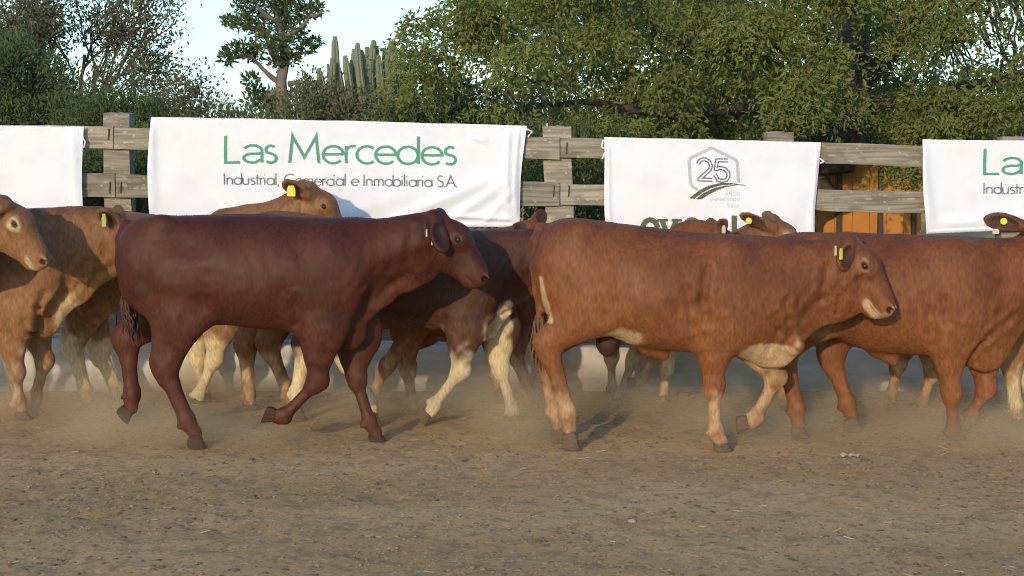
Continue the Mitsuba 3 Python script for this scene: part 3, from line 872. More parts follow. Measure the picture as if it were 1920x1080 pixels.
    ribs = np.clip(1 - np.abs(tq - .47) / .15, 0, 1) * np.clip(1 - np.abs(tb0 - .5) / .34, 0, 1)
    f.F[s] += (.0022 * ribs * np.sin(2 * math.pi * (X + .22 * Z) / .078)).astype(np.float32)
    nk = np.clip((tq - .70) / .08, 0, 1) * np.clip(1 - np.abs(tb0 - .40) / .42, 0, 1)
    f.F[s] += (.0028 * nk * np.sin(2 * math.pi * (X * .9 - .38 * Z + .02 * np.sin(Z * 19)) / .062)).astype(np.float32)
    for c in list(creases) + auto:
        pts = [pt(q, c.get('v', -.1)) for q in c['pts']]
        w_, dp = c.get('w', .014), c.get('d', .02)
        for i in range(len(pts) - 1):
            lo_, hi_ = np.minimum(pts[i], pts[i + 1]) - .06, np.maximum(pts[i], pts[i + 1]) + .06
            lo_[1], hi_[1] = (-.5, .02)
            s, gg = f.block(lo_, hi_)
            if s is None:
                continue
            a, b = pts[i], pts[i + 1]
            ab = (b - a)[[0, 2]]
            px, pz = gg[0] - a[0], gg[2] - a[2]
            t = np.clip((px * ab[0] + pz * ab[1]) / (ab @ ab), 0, 1)
            r = np.sqrt((px - t * ab[0]) ** 2 + (pz - t * ab[1]) ** 2)
            f.F[s] += (dp * np.exp(-(r / w_) ** 2) - .35 * dp * np.exp(-((r - 2.3 * w_) / w_) ** 2)).astype(np.float32) * np.clip(-gg[1] / .04, 0, 1)
    m = f.surface()
    Vx = m.vertices
    Vx += m.vertex_normals * (0.0032 * (meshkit.fbm(Vx * 26 + Y * 3, 2, 3) - .5) + 0.008 * (meshkit.fbm(Vx * 6 + Y, 2, 5) - .5))[:, None]
    # markings
    mk = dict(leg=.5, belly=.35, eye=.8, muzzle=.7, back=.2, brisket=.4, poll=.2, groin=.4)
    mk.update(marks or {})
    x, v, z = Vx.T
    pale, dark = np.zeros(len(Vx)), np.zeros(len(Vx))
    sm = lambda a, b, q: (lambda t: t * t * (3 - 2 * t))(np.clip((q - a) / (b - a), 0, 1))
    nz = meshkit.fbm(Vx * 7 + Y * 5, 3, 9) - .5
    nfine = meshkit.fbm(Vx * [26, 26, 18] + Y, 2, 19) - .5
    hl = (Vx - pol) @ R.T / Lh
    on_head = (hl[:, 0] > .02) & (np.abs(hl[:, 2]) < .33) & (hl[:, 1] > -.62) & (hl[:, 1] < .3) & (z > .35 * G)
    xx = np.clip(x, x0, x1)
    zb_, zt_ = ix[1](xx), ix[0](xx)
    tb = (z - zb_) / (zt_ - zb_)
    trunk = (x > x0 - .05) & (x < x1 + .05) & (~on_head)
    pale = np.maximum(pale, mk['leg'] * sm(.54 * G, .24 * G, z + nz * .34))
    pale = np.maximum(pale, np.where(trunk, mk['belly'] * sm(.24, .02, tb + nz * .35), 0))
    tx = (x - x0) / L
    pale = np.maximum(pale, np.where(trunk, mk['brisket'] * sm(.34, .08, tb + nz * .45) * sm(.70, .76, tx) * sm(.87, .81, tx + nz * .10), 0))
    pale = np.maximum(pale, np.where(trunk, mk['groin'] * sm(.30, .1, np.abs(tb - .05 + nz * .3)) * sm(.34, .2, tx) * sm(.05, .12, tx), 0))
    if mk.get('tan', 1):
        pale = np.maximum(pale, np.where(on_head, .17 * sm(-.02, -.42, hl[:, 1]), .17 * np.maximum(np.where(trunk, sm(.80, .15, tb + nz * .15), 0), sm(.80 * G, .50 * G, z))))
    ring = np.minimum(np.hypot(hl[:, 0] - .385, (hl[:, 1] + .09) * 1.1), 9)
    pale = np.maximum(pale, np.where(on_head & (np.abs(hl[:, 2]) > .10), mk['eye'] * sm(.17, .06, ring + nz * .10), 0))
    pale = np.maximum(pale, np.where(on_head, mk['muzzle'] * np.maximum(.7 * sm(.88, .96, hl[:, 0] + nz * .1), sm(.10, .03, np.abs(hl[:, 1] + .29 + nz * .08)) * sm(.66, .82, hl[:, 0] + nz * .2)), 0))
    dark = np.maximum(dark, np.where(trunk, mk['back'] * sm(.80, .97, tb + nz * .25), 0))
    dark = np.maximum(dark, np.where(on_head, mk['poll'] * sm(.16, .02, hl[:, 0] + nz * .1), 0))
    dark = np.maximum(dark, np.where(on_head & (np.abs(hl[:, 2]) > .06), .95 * sm(.055, .03, np.hypot(hl[:, 0] - .955, hl[:, 1] + .13)), 0))
    dark = np.maximum(dark, np.where(on_head & (hl[:, 0] > .66), .55 * sm(.70, .78, hl[:, 0]) * sm(.018, .006, np.abs(hl[:, 1] + .272 + .08 * (.85 - hl[:, 0]))), 0))
    dark = np.maximum(dark, np.where(on_head & (np.abs(hl[:, 2]) > .12), .9 * sm(.075, .045, np.hypot(hl[:, 0] - .387, (hl[:, 1] + .08) * 1.5)), 0))
    for c, E, r in ear_in:
        q = np.linalg.norm((Vx - c) @ E.T / r, axis=1)
        dark = np.maximum(dark, .9 * sm(1.15, .8, q))
        pale[q < 1.2] *= .3
    if mk.get('fn'):
        pale, dark = mk['fn'](Vx, pale, dark, pt, G, sm, nz)
    pale += np.where(pale > .03, nfine * .25, 0)
    uv = np.clip(np.stack([pale, dark], 1), 0, 1)
    world = lambda q: np.stack([q[:, 0], yaxis(q[:, 0]) + q[:, 1], q[:, 2]], 1)
    scene[key + '__body'] = mikit.ply(trimesh.Trimesh(world(Vx), m.faces, process=False), coatname, True, uv=uv)
    # eyes
    for sd in (-1, 1):
        e = trimesh.creation.icosphere(subdivisions=3, radius=.044 * Lh)
        e.vertices = e.vertices + loc(.387, -.080, sd * .190)
        part(key, 'eye', mikit.ply((world(e.vertices), e.faces), 'eyeball', True))
    # hooves: two claws each
    for nm, sd in (('hn', -1), ('hf', 1), ('fn', -1), ('ff', 1)):
        h = legs[nm]
        v = sd * (spread_ if nm[0] == 'h' else spread_ - .015) * G * .95
        cor, toe = pt(h[4], v), pt(h[5], v)
        d = toe - cor
        dl = max(np.linalg.norm(d), .05)
        d = d / dl
        flat = cor[2] < .13 * G and (d[0] > 0)                     # stands on the ground
        up = np.array([-d[2], 0, d[0]]) if d[0] >= 0 else np.array([d[2], 0, -d[0]])
        if flat:
            fw, up, o = np.array([1.0, 0, 0]), np.array([0, 0, 1.0]), np.array([cor[0], v, 0.0])
            top = max(cor[2], .045 * G)
        else:
            # lifted: the axis runs from the coronet to the toe
            ax = d
            up = -ax * .8 + np.array([ax[2], 0, -ax[0]]) * -.45
            up /= np.linalg.norm(up)
            fw = np.array([up[2], 0, -up[0]])
            if fw @ d < 0:
                fw = -fw
            o = cor - up * .07 * G
            top = .07 * G
        HOOVES.append((cor[0], yaxis(cor[0]) + v, max(cor[2] - .05, 0)))
        claws = []
        for c in (-1, 1):
            sv = np.array([0, 1.0, 0]) * c
            pts = []
            for fx, uz, ss in ((-.030, 0, .006), (-.028, 0, .028), (-.036, .02, .030), (.056, .002, .008), (.050, .001, .020), (.036, 0, .031), (.008, 0, .036), (-.038, top / G * .66, .004), (-.034, top / G * .66, .031), (.026, top / G * .95, .004), (.020, top / G * .9, .028), (.0, top / G * .8, .034)):
                pts.append(o + G * (fx * fw + uz * up + ss * sv))
            m2 = manifold3d.Manifold.hull_points(np.array(pts, np.float32)).to_mesh()
            claws.append(trimesh.Trimesh(m2.vert_properties[:, :3], m2.tri_verts, process=False))
        cl = trimesh.util.concatenate(claws)
        part(key, 'hoof', mikit.ply((world(cl.vertices), cl.faces), hoof if not (hoof == 'hoof_horn' and nm == 'fn' and marks and marks.get('sole')) else 'hoof_sole', 25))
    if tail:
        # the switch: strands of hair at the tail's end
        rg = np.random.default_rng(int(Y * 1000))
        end, prev = tp[-1], tp[-2]
        ln = tail.get('tuft', .16) * G
        V, F = [], []
        for i in range(70):
            o = prev + (end - prev) * rg.uniform(.35, 1) + rg.normal(0, .009, 3)
            d = (end - prev) / np.linalg.norm(end - prev) * .7 + np.array([0, 0, -.7]) + rg.normal(0, .10, 3)
            l, w2 = ln * rg.uniform(.6, 1.1), rg.uniform(.004, .009)
            pts = [o, o + d * l * .35 + rg.normal(0, .008, 3), o + d * l * .7 + rg.normal(0, .010, 3), o + d * l]
            tb_ = [(w2), (w2 * 1.2), (w2 * .8), .001]
            b0_ = len(V)
            for q, r in zip(pts, tb_):
                for a in (0, 2.1, 4.2):
                    V.append(q + r * np.array([math.cos(a), math.sin(a), 0]))
            for j in range(3):
                for a in range(3):
                    p0, p1 = b0_ + j * 3 + a, b0_ + j * 3 + (a + 1) % 3
                    F += [(p0, p1, p1 + 3), (p0, p1 + 3, p0 + 3)]
        V = np.array(V)
        part(key, 'tail_switch', mikit.ply((world(V), np.array(F)), 'tail_hair' if coatname != 'coat_red' else 'tail_hair_dark', True))
    for shp in tags:
        q, v, size, mat, facing, kind = shp
        c = pt(q, v)
        fz = np.asarray(facing, float)
        fz /= np.linalg.norm(fz)
        rx = np.cross([0, 0, 1.0], fz)
        rx /= np.linalg.norm(rx)
        uz = np.cross(fz, rx)
        w_, h_ = size
        if kind == 'plate':
            poly = Polygon([(-.32 * w_, .5 * h_), (.32 * w_, .5 * h_), (.5 * w_, .15 * h_), (.5 * w_, -.45 * h_), (.42 * w_, -.5 * h_), (-.42 * w_, -.5 * h_), (-.5 * w_, -.45 * h_), (-.5 * w_, .15 * h_)])
        else:
            poly = Point(0, 0).buffer(w_ / 2, 12)
        t = trimesh.creation.extrude_polygon(poly, .006, engine='earcut')
        t.vertices = t.vertices - [0, 0, .003]
        stud = trimesh.creation.cylinder(w_ * .16, .012, sections=12)
        stud.apply_translation([0, .33 * h_ if kind == 'plate' else 0, 0])
        t = trimesh.util.concatenate([t, stud])
        tv = c + t.vertices[:, :1] * rx + t.vertices[:, 1:2] * uz + t.vertices[:, 2:] * fz
        part(key, 'ear_tag', mikit.ply((world(tv), t.faces), mat, 25))
    return key

CAM = (0, -1, 0.05)
# the dark red calf at the front
A_PROF = [(226, 452, 520, .08), (231, 434, 552, .135), (240, 422, 572, .165), (256, 412, 585, .195), (285, 406, 594, .22), (330, 404, 599, .235), (380, 403, 604, .25), (430, 402, 610, .262),
          (490, 402, 616, .266), (545, 405, 620, .258), (590, 408, 628, .24), (625, 408, 642, .222), (650, 407, 650, .205), (668, 407, 644, .19), (686, 409, 596, .165), (705, 410, 574, .15),
          (730, 408, 552, .135), (760, 404, 534, .122), (790, 400, 519, .112), (815, 397, 508, .095)]
A_LEGS = dict(hn=[(295, 480), (345, 590), (311, 695), (350, 788), (366, 812), (396, 833)], hf=[(290, 480), (305, 585), (238, 648), (248, 738), (246, 764), (233, 797)],
              fn=[(628, 520), (598, 628), (596, 714), (534, 779), (521, 783), (494, 786)], ff=[(640, 540), (664, 640), (667, 708), (692, 788), (704, 812), (727, 830)])
A_HEAD = dict(pts=[(833, 394), (909, 512)], dip=51, yaw=4, L=.418, neck=[(785, 403), (775, 522)])
def a_extra(f, pt, G):
    f.ell(pt((660, 622), -.01), np.eye(3), [.075, .055, .082], .05)              # brisket
    f.chain([pt((688, 582), 0), pt((722, 556), 0), pt((765, 532), 0), pt((805, 516), 0)], [.045, .034, .028, .022], .03, .5)


build_calf('dark red calf at the front with one foreleg folded back', 9.42, A_PROF, A_LEGS, A_HEAD, 'coat_red', res=.0105, extra=a_extra, hoof='hoof_dark',
           tail=dict(pts=[((238, 424), 0), ((228, 448), -.02), ((226, 490), -.05), ((232, 535), -.07), ((241, 572), -.08)], r=[.036, .030, .024, .020, .017], tuft=.14),
           ears=[((815, 415), (832, 474), -.09, -.17, .052, (.55, -1, .0)), ((822, 412), (812, 470), .09, .18, .05, (.3, 1, 0))],
           tags=[((800, 437), -.155, (.007, .038), 'tag_white', (-.6, -1, 0), 'plate'), ((810, 456), -.15, (.006, .02), 'tag_white', (-.4, -1, 0), 'plate')],
           marks=dict(leg=.10, belly=.12, eye=.25, muzzle=.35, back=.25, brisket=.3, poll=.3, groin=.2, tan=0, sole=True),
           creases=[dict(pts=[(700, 566), (728, 535), (765, 515)], w=.02, d=.012), dict(pts=[(672, 600), (690, 560), (712, 530)], w=.022, d=.010),
                    dict(pts=[(560, 560), (568, 610)], w=.02, d=.012), dict(pts=[(772, 430), (768, 500)], w=.02, d=.008)])


# the red calf with the pale brisket
def b_extra(f, pt, G):
    f.ell(pt((1138, 642), .03), np.eye(3), [.055, .05, .075], .03)               # scrotum
    f.cone(pt((1140, 612), .03), pt((1138, 640), .03), .04, .045, .03)
    f.cone(pt((1212, 652), 0), pt((1246, 668), 0), .042, .022, .04)              # sheath
    f.ell(pt((1490, 648), -.05), np.eye(3), [.05, .045, .05], .04)               # point of the brisket


def b_marks(Vx, pale, dark, pt, G, sm, nz):
    c = pt((1440, 668), 0)
    d = np.hypot((Vx[:, 0] - c[0]) * .75, (Vx[:, 2] - c[2]) * 1.5)
    pale = np.maximum(pale, .95 * sm(.15, .07, d + nz * .12))
    a, b = pt((1010, 505), 0), pt((1033, 610), 0)                                 # pale edge of the buttock
    t = np.clip((Vx[:, 2] - a[2]) / (b[2] - a[2]), 0, 1)
    e = np.abs(Vx[:, 0] - (a[0] + (b[0] - a[0]) * t)) + np.where((Vx[:, 2] > a[2]) | (Vx[:, 2] < b[2]), 1, 0)
    pale = np.maximum(pale, .8 * sm(.026, .006, e + nz * .03) * sm(0, .25, 1 - np.abs(2 * t - 1)))
    c = pt((1165, 632), 0)
    pale = np.maximum(pale, .9 * sm(.10, .03, np.hypot((Vx[:, 0] - c[0]) * .6, Vx[:, 2] - c[2]) + nz * .05))
    c = pt((1138, 645), 0)
    dark = np.maximum(dark, .95 * sm(.10, .07, np.hypot(Vx[:, 0] - c[0], Vx[:, 2] - c[2] )) * (np.abs(Vx[:, 1] - .03) < .09) * (Vx[:, 2] < c[2] + .07))
    return pale, dark


B_PROF = list(BASE)
build_calf('red calf at the front with pale brisket and raised foreleg', 9.33, B_PROF, B_LEGS, dict(pts=[(1600, 436), (1682, 568)], dip=56, yaw=16, L=.44, neck=[(1560, 448), (1575, 592)]),
           'coat_tan', res=.0105, slope=-0.06,
           tail=dict(pts=[((1016, 430), 0), ((1006, 452), -.02), ((1001, 500), -.04), ((1006, 545), -.05), ((1012, 580), -.05), ((1008, 610), -.05)], r=[.036, .03, .022, .018, .016, .015], tuft=.16),
           ears=[((1590, 458), (1578, 505), -.09, -.165, .045, (.5, -1, .1)), ((1606, 462), (1594, 440), .10, .18, .045, (.2, 1, 0))],
           tags=[((1577, 476), -.185, (.020, .055), 'tag_yellow', (.9, -1, 0), 'plate'), ((1567, 470), -.17, (.011, .048), 'tag_white', (-.9, -1, 0), 'plate')], extra=b_extra,
           marks=dict(leg=.6, belly=.2, eye=.52, muzzle=.85, back=.3, brisket=.4, poll=.45, groin=.10, fn=b_marks),
           creases=[dict(pts=[(1500, 600), (1540, 560), (1550, 500)], w=.018, d=.014), dict(pts=[(1484, 640), (1478, 600), (1470, 560)], w=.016, d=.016), dict(pts=[(1320, 600), (1312, 560), (1322, 500)], w=.02, d=.014),
                    dict(pts=[(1575, 590), (1574, 555)], w=.010, d=.012), dict(pts=[(1440, 660), (1460, 620), (1450, 590)], w=.014, d=.010)])

# the calf cut off at the left edge, only its head in view
f_, p_, l_ = shift(1600, -48, 436, 368, .93)
build_calf('fawn calf at the left edge showing only its pale-eyed face', 9.8, p_, l_, dict(pts=[(13, 366), (98, 480)], dip=51, yaw=8, L=.425, neck=[(-62, 384), (-46, 505)]),
           'coat_fawn', g=.98, ears=[((2, 388), (-45, 400), -.10, -.19, .045, (.3, -1, 0)), ((8, 384), (-16, 372), .1, .22, .045, (.3, 1, 0))],
           marks=dict(eye=.70, muzzle=.7, back=.2, brisket=.6, poll=.3))

# the calf with the folded dewlap at the left
f_, p_, l_ = shift(1337, 29, 840, 781, .925)
D_P = [q for q in p_ if q[0] < -60] + [(-30, 391, 592, .22), (0, 391, 598, .21), (30, 391, 612, .195), (58, 391, 628, .175), (80, 390, 630, .165), (100, 389, 618, .155), (116, 388, 590, .15), (135, 387, 572, .14), (160, 387, 560, .13), (185, 388, 530, .12), (210, 391, 508, .11), (235, 395, 500, .09)]
l_['fn'] = [(60, 520), (18, 610), (29, 697), (36, 752), (41, 768), (60, 783)]
l_['ff'] = [(40, 520), (58, 600), (84, 676), (66, 745), (62, 765), (75, 783)]


def d_extra(f, pt, G):
    f.ell(pt((84, 588), -.02), np.eye(3), [.105, .036, .115], .04)
    f.chain([pt((118, 570), -.01), pt((150, 548), 0), pt((190, 512), 0)], [.05, .038, .03], .03, .5)



build_calf('tan calf with a folded pale dewlap, face hidden behind the dark red calf', 10.42, D_P, l_, dict(pts=[(232, 402), (310, 520)], dip=50, yaw=-10, L=.42, neck=[(190, 390), (195, 520)]),
           'coat_fawn', g=1.0, res=.011, extra=d_extra, ears=[((224, 425), (186, 393), -.09, -.17, .05, (-.25, -1, -.3)), ((228, 415), (215, 390), .1, .2, .05, (.3, 1, 0))],
           tags=[((195, 413), -.195, (.025, .07), 'tag_green', (-.3, -1, 0), 'plate')],
           marks=dict(leg=.45, belly=.3, eye=.5, muzzle=.7, back=.45, brisket=.6, poll=.4),
           creases=[dict(pts=[(98, 585), (122, 552), (132, 520)], w=.018, d=.014), dict(pts=[(118, 565), (142, 535), (146, 505)], w=.015, d=.012), dict(pts=[(74, 615), (78, 575), (90, 545)], w=.014, d=.014), dict(pts=[(52, 600), (60, 622), (72, 630)], w=.012, d=.008),
                    dict(pts=[(140, 548), (154, 520), (158, 492)], w=.013, d=.014), dict(pts=[(160, 545), (182, 512), (215, 496)], w=.018, d=.010)])

# the fawn calf that lifts its head in front of the big banner
f_, p_, l_ = shift(1003, 85, 410, 386, .84)
E_P = [q for q in p_ if q[0] < 395] + [(415, 391, 572, .17), (440, 388, 545, .155), (465, 383, 520, .14), (490, 380, 497, .13), (515, 374, 478, .12), (540, 364, 462, .11), (562, 354, 448, .095)]
l_['hn'] = [(150, 470), (178, 560), (138, 652), (160, 735), (165, 752), (176, 762)]
l_['hf'] = [(150, 470), (165, 570), (186, 662), (219, 732), (224, 748), (240, 760)]
l_['fn'] = [(420, 500), (412, 605), (402, 672), (372, 742), (368, 756), (380, 766)]
l_['ff'] = [(400, 500), (360, 610), (369, 672), (380, 732), (384, 750), (398, 764)]
build_calf('fawn calf with a big yellow ear tag lifting its head before the lettered banner', 11.05, E_P, l_, dict(pts=[(590, 340), (652, 432)], dip=54, yaw=3, L=.415, neck=[(545, 362), (548, 470)]),
           'coat_fawn', ears=[((572, 362), (530, 342), -.09, -.16, .045, (-.2, -1, -.25)), ((578, 352), (556, 345), .1, .2, .04, (.2, 1, 0))],
           tags=[((546, 358), -.18, (.050, .062), 'tag_yellow', (-.15, -1, 0), 'plate')],
           marks=dict(leg=1.0, belly=.4, eye=.35, muzzle=.6, back=.2, brisket=.4, poll=.5))

# the shaded calf between the two at the front
F_P = [(560, 480, 530, .08), (565, 455, 555, .13), (575, 446, 575, .16), (600, 438, 590, .19), (640, 434, 598, .215), (690, 433, 605, .235), (740, 432, 612, .245), (790, 431, 615, .25), (830, 431, 618, .24),
       (860, 431, 622, .215), (890, 431, 630, .195), (912, 431, 636, .175), (926, 431, 632, .16), (944, 431, 606, .15), (962, 431, 585, .14), (985, 430, 566, .125), (1010, 429, 548, .11), (1035, 428, 540, .09)]
F_L = dict(hn=[(640, 490), (668, 580), (650, 672), (690, 748), (697, 768), (712, 790)], hf=[(635, 490), (640, 585), (572, 655), (556, 738), (556, 756), (566, 772)],
           fn=[(890, 510), (868, 622), (864, 694), (815, 758), (807, 772), (797, 790)], ff=[(905, 530), (930, 630), (938, 690), (960, 766), (966, 782), (982, 797)])
build_calf('brown calf with pale forelegs walking between the two front calves', 10.14, F_P, F_L, dict(pts=[(1060, 436), (1130, 540)], dip=52, yaw=0, L=.41, neck=[(1015, 432), (1020, 550)]),
           'coat_brown', g=.95, bulk=.95, res=.011,  ears=[((1050, 450), (1045, 500), -.09, -.15, .045, (.3, -1, 0)), ((1052, 446), (1045, 500), .09, .15, .045, (.3, 1, 0))],
           marks=dict(tan=0, leg=1.0, belly=.3, eye=.5, muzzle=.8, back=.5, brisket=.8, poll=.4),
           creases=[dict(pts=[(918, 628), (925, 605), (950, 588), (966, 580)], w=.012, d=.03), dict(pts=[(935, 640), (936, 612), (955, 596)], w=.012, d=.02)])

# the calf whose red croup shows over the dark red calf
f_, p_, l_ = shift(1003, 452, 410, 395, .885)
l_['hn'] = [(510, 480), (540, 570), (505, 652), (540, 735), (544, 755), (556, 768)]
l_['hf'] = [(500, 480), (510, 570), (462, 655), (466, 740), (468, 758), (478, 770)]
l_['fn'] = [(790, 500), (762, 610), (764, 692), (772, 752), (776, 768), (790, 783)]
l_['ff'] = [(800, 500), (790, 620), (720, 690), (700, 745), (692, 752), (680, 756)]
build_calf('tan calf mostly hidden behind the dark red calf, its croup in view', 10.6, p_, l_, dict(pts=[(996, 414), (1060, 520)], dip=52, yaw=0, L=.41, neck=[(940, 428), (960, 540)]),
           'coat_tan', g=.95, bulk=.85, res=.0135, ears=[((990, 425), (958, 432), -.09, -.16, .04, (.0, -1, .2)), ((1000, 420), (1022, 398), .10, .18, .045, (.3, -1, 0))],
           marks=dict(leg=.6, belly=.3, eye=.5, muzzle=.7, back=.2, brisket=.4, poll=.1))

# two calves whose heads show over the back of the red calf
f_, p_, l_ = shift(1003, 992, 410, 428, .775)
K_P = [q for q in p_ if q[0] < 1330] + [(1345, 444, 625, .145), (1370, 436, 590, .13), (1395, 424, 560, .115), (1420, 412, 535, .105), (1440, 404, 515, .09)]
l_['fn'] = [(1290, 510), (1255, 620), (1248, 690), (1243, 752), (1243, 766), (1255, 778)]
l_['ff'] = [(1270, 510), (1222, 610), (1188, 672), (1163, 742), (1157, 756), (1168, 768)]
build_calf('tan calf with a round yellow ear tag looking over the red calf', 11.18, K_P, l_, dict(pts=[(1457, 402), (1515, 488)], dip=53, yaw=0, L=.40, neck=[(1415, 414), (1425, 525)]),
           'coat_fawn', g=.92, bulk=.82, res=.014, ears=[((1440, 424), (1388, 402), -.08, -.15, .038, (-.2, -1, -.2)), ((1448, 414), (1430, 400), .08, .18, .038, (.3, 1, 0))],
           tags=[((1404, 414), -.165, (.038, .038), 'tag_yellow', (-.1, -1, 0), 'button')], marks=dict(leg=.8, eye=.5, muzzle=.7, poll=.4, belly=.4, brisket=.4))
f_, p_, l_ = shift(1003, 905, 410, 442, .72)
L_P = [q for q in p_ if q[0] < 1200] + [(1220, 462, 630, .15), (1245, 440, 600, .14), (1272, 418, 570, .125), (1300, 412, 545, .115), (1322, 412, 530, .1)]
l_['hn'] = [(955, 500), (975, 590), (966, 664), (994, 742), (998, 756), (1010, 768)]
build_calf('red calf with a tan ear tag, lowest of the two heads behind the red calf', 10.86, L_P, l_, dict(pts=[(1345, 416), (1395, 500)], dip=52, yaw=0, L=.39, neck=[(1300, 414), (1305, 530)]),
           'coat_tan', g=.86, bulk=.72, res=.014, ears=[((1345, 434), (1362, 412), -.08, -.14, .035, (-.2, -1, .2)), ((1340, 424), (1325, 416), .08, .18, .035, (.3, 1, 0))],
           tags=[((1357, 430), -.15, (.022, .045), 'tag_white', (-.1, -1, 0), 'plate')], marks=dict(leg=.7, eye=.4, muzzle=.7, poll=.4, belly=.4, brisket=.4))

# the calf at the right that turns its head to the viewer
M_P = [(1440, 480, 540, .08), (1446, 455, 566, .13), (1456, 444, 585, .165), (1476, 438, 597, .195), (1505, 436, 608, .22), (1550, 436, 625, .24), (1595, 436, 645, .258), (1640, 438, 660, .262), (1700, 440, 664, .255),
       (1750, 442, 668, .24), (1790, 443, 676, .22), (1825, 445, 690, .2), (1850, 446, 698, .185), (1876, 447, 690, .17), (1896, 447, 664, .16), (1914, 446, 632, .15), (1935, 444, 606, .13), (1955, 440, 590, .1)]
M_L = dict(hn=[(1512, 512), (1540, 590), (1472, 668), (1493, 765), (1497, 795), (1512, 826)], hf=[(1505, 512), (1575, 600), (1560, 675), (1588, 756), (1596, 778), (1614, 800)],
           fn=[(1800, 520), (1778, 636), (1782, 736), (1787, 806), (1792, 824), (1806, 842)], ff=[(1810, 540), (1842, 650), (1848, 728), (1822, 778), (1817, 790), (1812, 806)])


def m_extra(f, pt, G):
    f.cone(pt((1645, 656), 0), pt((1672, 674), 0), .045, .028, .04)
    f.cone(pt((1672, 672), 0), pt((1676, 678), 0), .03, .02, .03)


build_calf('red calf at the right turning its face with two ear tags to the viewer', 9.72, M_P, M_L, dict(pts=[(1950, 402), (1990, 500)], dip=38, yaw=68, L=.42, neck=[(1925, 446), (1925, 600)], lo=-.75),
           'coat_tan', res=.011, slope=-.10, extra=m_extra, ears=[((1918, 424), (1846, 410), -.12, -.10, .05, (.1, -1, -.1)), ((1985, 424), (2050, 420), -.02, .08, .045, (.1, -1, 0))],
           tags=[((1882, 415), -.155, (.034, .034), 'tag_yellow', (-.1, -1, 0), 'button'), ((1867, 434), -.13, (.032, .026), 'tag_white', (-.1, -1, .2), 'plate')],
           marks=dict(leg=.25, belly=.22, eye=.2, muzzle=.8, back=.2, brisket=.35, poll=.3),
           creases=[dict(pts=[(1828, 660), (1855, 630), (1885, 605), (1900, 590)], w=.018, d=.012), dict(pts=[(1765, 600), (1760, 560)], w=.02, d=.012),
                    dict(pts=[(1830, 650), (1850, 640), (1858, 628)], w=.009, d=.012)])

# far animals by the right edge: one ahead, one beyond
f_, p_, l_ = shift(1003, 1850, 410, 462, .9)
l_['hn'] = [(1920, 540), (1945, 610), (1896, 682), (1904, 765), (1908, 785), (1925, 804)]
l_['hf'] = [(1915, 540), (1935, 610), (1900, 690), (1950, 765), (1955, 785), (1966, 800)]
build_calf('calf at the right edge showing only a hind leg', 10.25, p_, l_, dict(pts=[f_((1600, 436)), f_((1682, 568))], dip=55, L=.41, neck=[f_((1560, 448)), f_((1575, 592))]), 'coat_fawn', g=.95, bulk=.85, res=.015, marks=dict(leg=.7))
f_, p_, l_ = shift(1337, 1684, 410, 456, .78)
l_['fn'] = [(1715, 530), (1700, 630), (1682, 684), (1672, 738), (1670, 752), (1682, 764)]
l_['ff'] = [(1720, 530), (1735, 620), (1748, 700), (1730, 752), (1726, 762), (1716, 772)]
build_calf('shaded calf beyond the right calf, only its forelegs in view', 10.75, p_, l_, dict(pts=[f_((1600, 446)), f_((1682, 568))], dip=55, L=.39, neck=[f_((1560, 450)), f_((1575, 592))]), 'coat_tan', g=.9, bulk=.75, res=.015, marks=dict(leg=.6))

# ---------------------------------------------------------------- plants


def leaf_mesh(P, D, L, W, r, bend=0.35):
    """Small folded leaves: base, two sides, tip."""
    n = len(P)
    D = D / np.linalg.norm(D, axis=1, keepdims=True)
    q = r.normal(0, 1, (n, 3))
    S = np.cross(D, q)
    S /= np.maximum(np.linalg.norm(S, axis=1, keepdims=True), 1e-6)
    N = np.cross(S, D)
    L, W = np.broadcast_to(L, n)[:, None], np.broadcast_to(W, n)[:, None]
    m = P + D * L * .48 - N * W * bend
    V = np.stack([P, m + S * W * .5, P + D * L, m - S * W * .5], 1).reshape(-1, 3)
    b = np.arange(n)[:, None] * 4
    F = np.stack([b + [0, 1, 2], b + [0, 2, 3]], 1).reshape(-1, 3)
    uv = np.repeat(r.random((n, 2)), 4, 0)
    return V, F, uv


def leaves_ply(sets, mat):
    V, F, U, o = [], [], [], 0
    for v, f, u in sets:
        V.append(v); F.append(f + o); U.append(u)
        o += len(v)
    return mikit.ply((np.vstack(V), np.vstack(F)), mat, False, uv=np.vstack(U))


def tube(pts, rad, sides=7):
    pts = np.asarray(pts, float)
    rad = np.broadcast_to(rad, len(pts))
    tn = np.gradient(pts, axis=0)
    tn /= np.maximum(np.linalg.norm(tn, axis=1, keepdims=True), 1e-9)
    h = np.where(np.abs(tn[:, 2:]) < .9, [[0, 0, 1.0]], [[1.0, 0, 0]])
    a = np.cross(tn, h)
    a /= np.linalg.norm(a, axis=1, keepdims=True)
    b = np.cross(tn, a)
    t = np.arange(sides) * 2 * math.pi / sides
    ring = pts[:, None] + rad[:, None, None] * (np.cos(t)[None, :, None] * a[:, None] + np.sin(t)[None, :, None] * b[:, None])
    i = np.arange(len(pts) * sides).reshape(len(pts), sides)
    n = np.roll(i, -1, 1)
    F = np.concatenate([np.stack([i[:-1], n[:-1], n[1:]], -1).reshape(-1, 3), np.stack([i[:-1], n[1:], i[1:]], -1).reshape(-1, 3)])
    return ring.reshape(-1, 3), F


def tubes_ply(tubes, mat):
    V, F, o = [], [], 0
    for v, f in tubes:
        V.append(v); F.append(f + o)
        o += len(v)
    return mikit.ply((np.vstack(V), np.vstack(F)), mat, True)


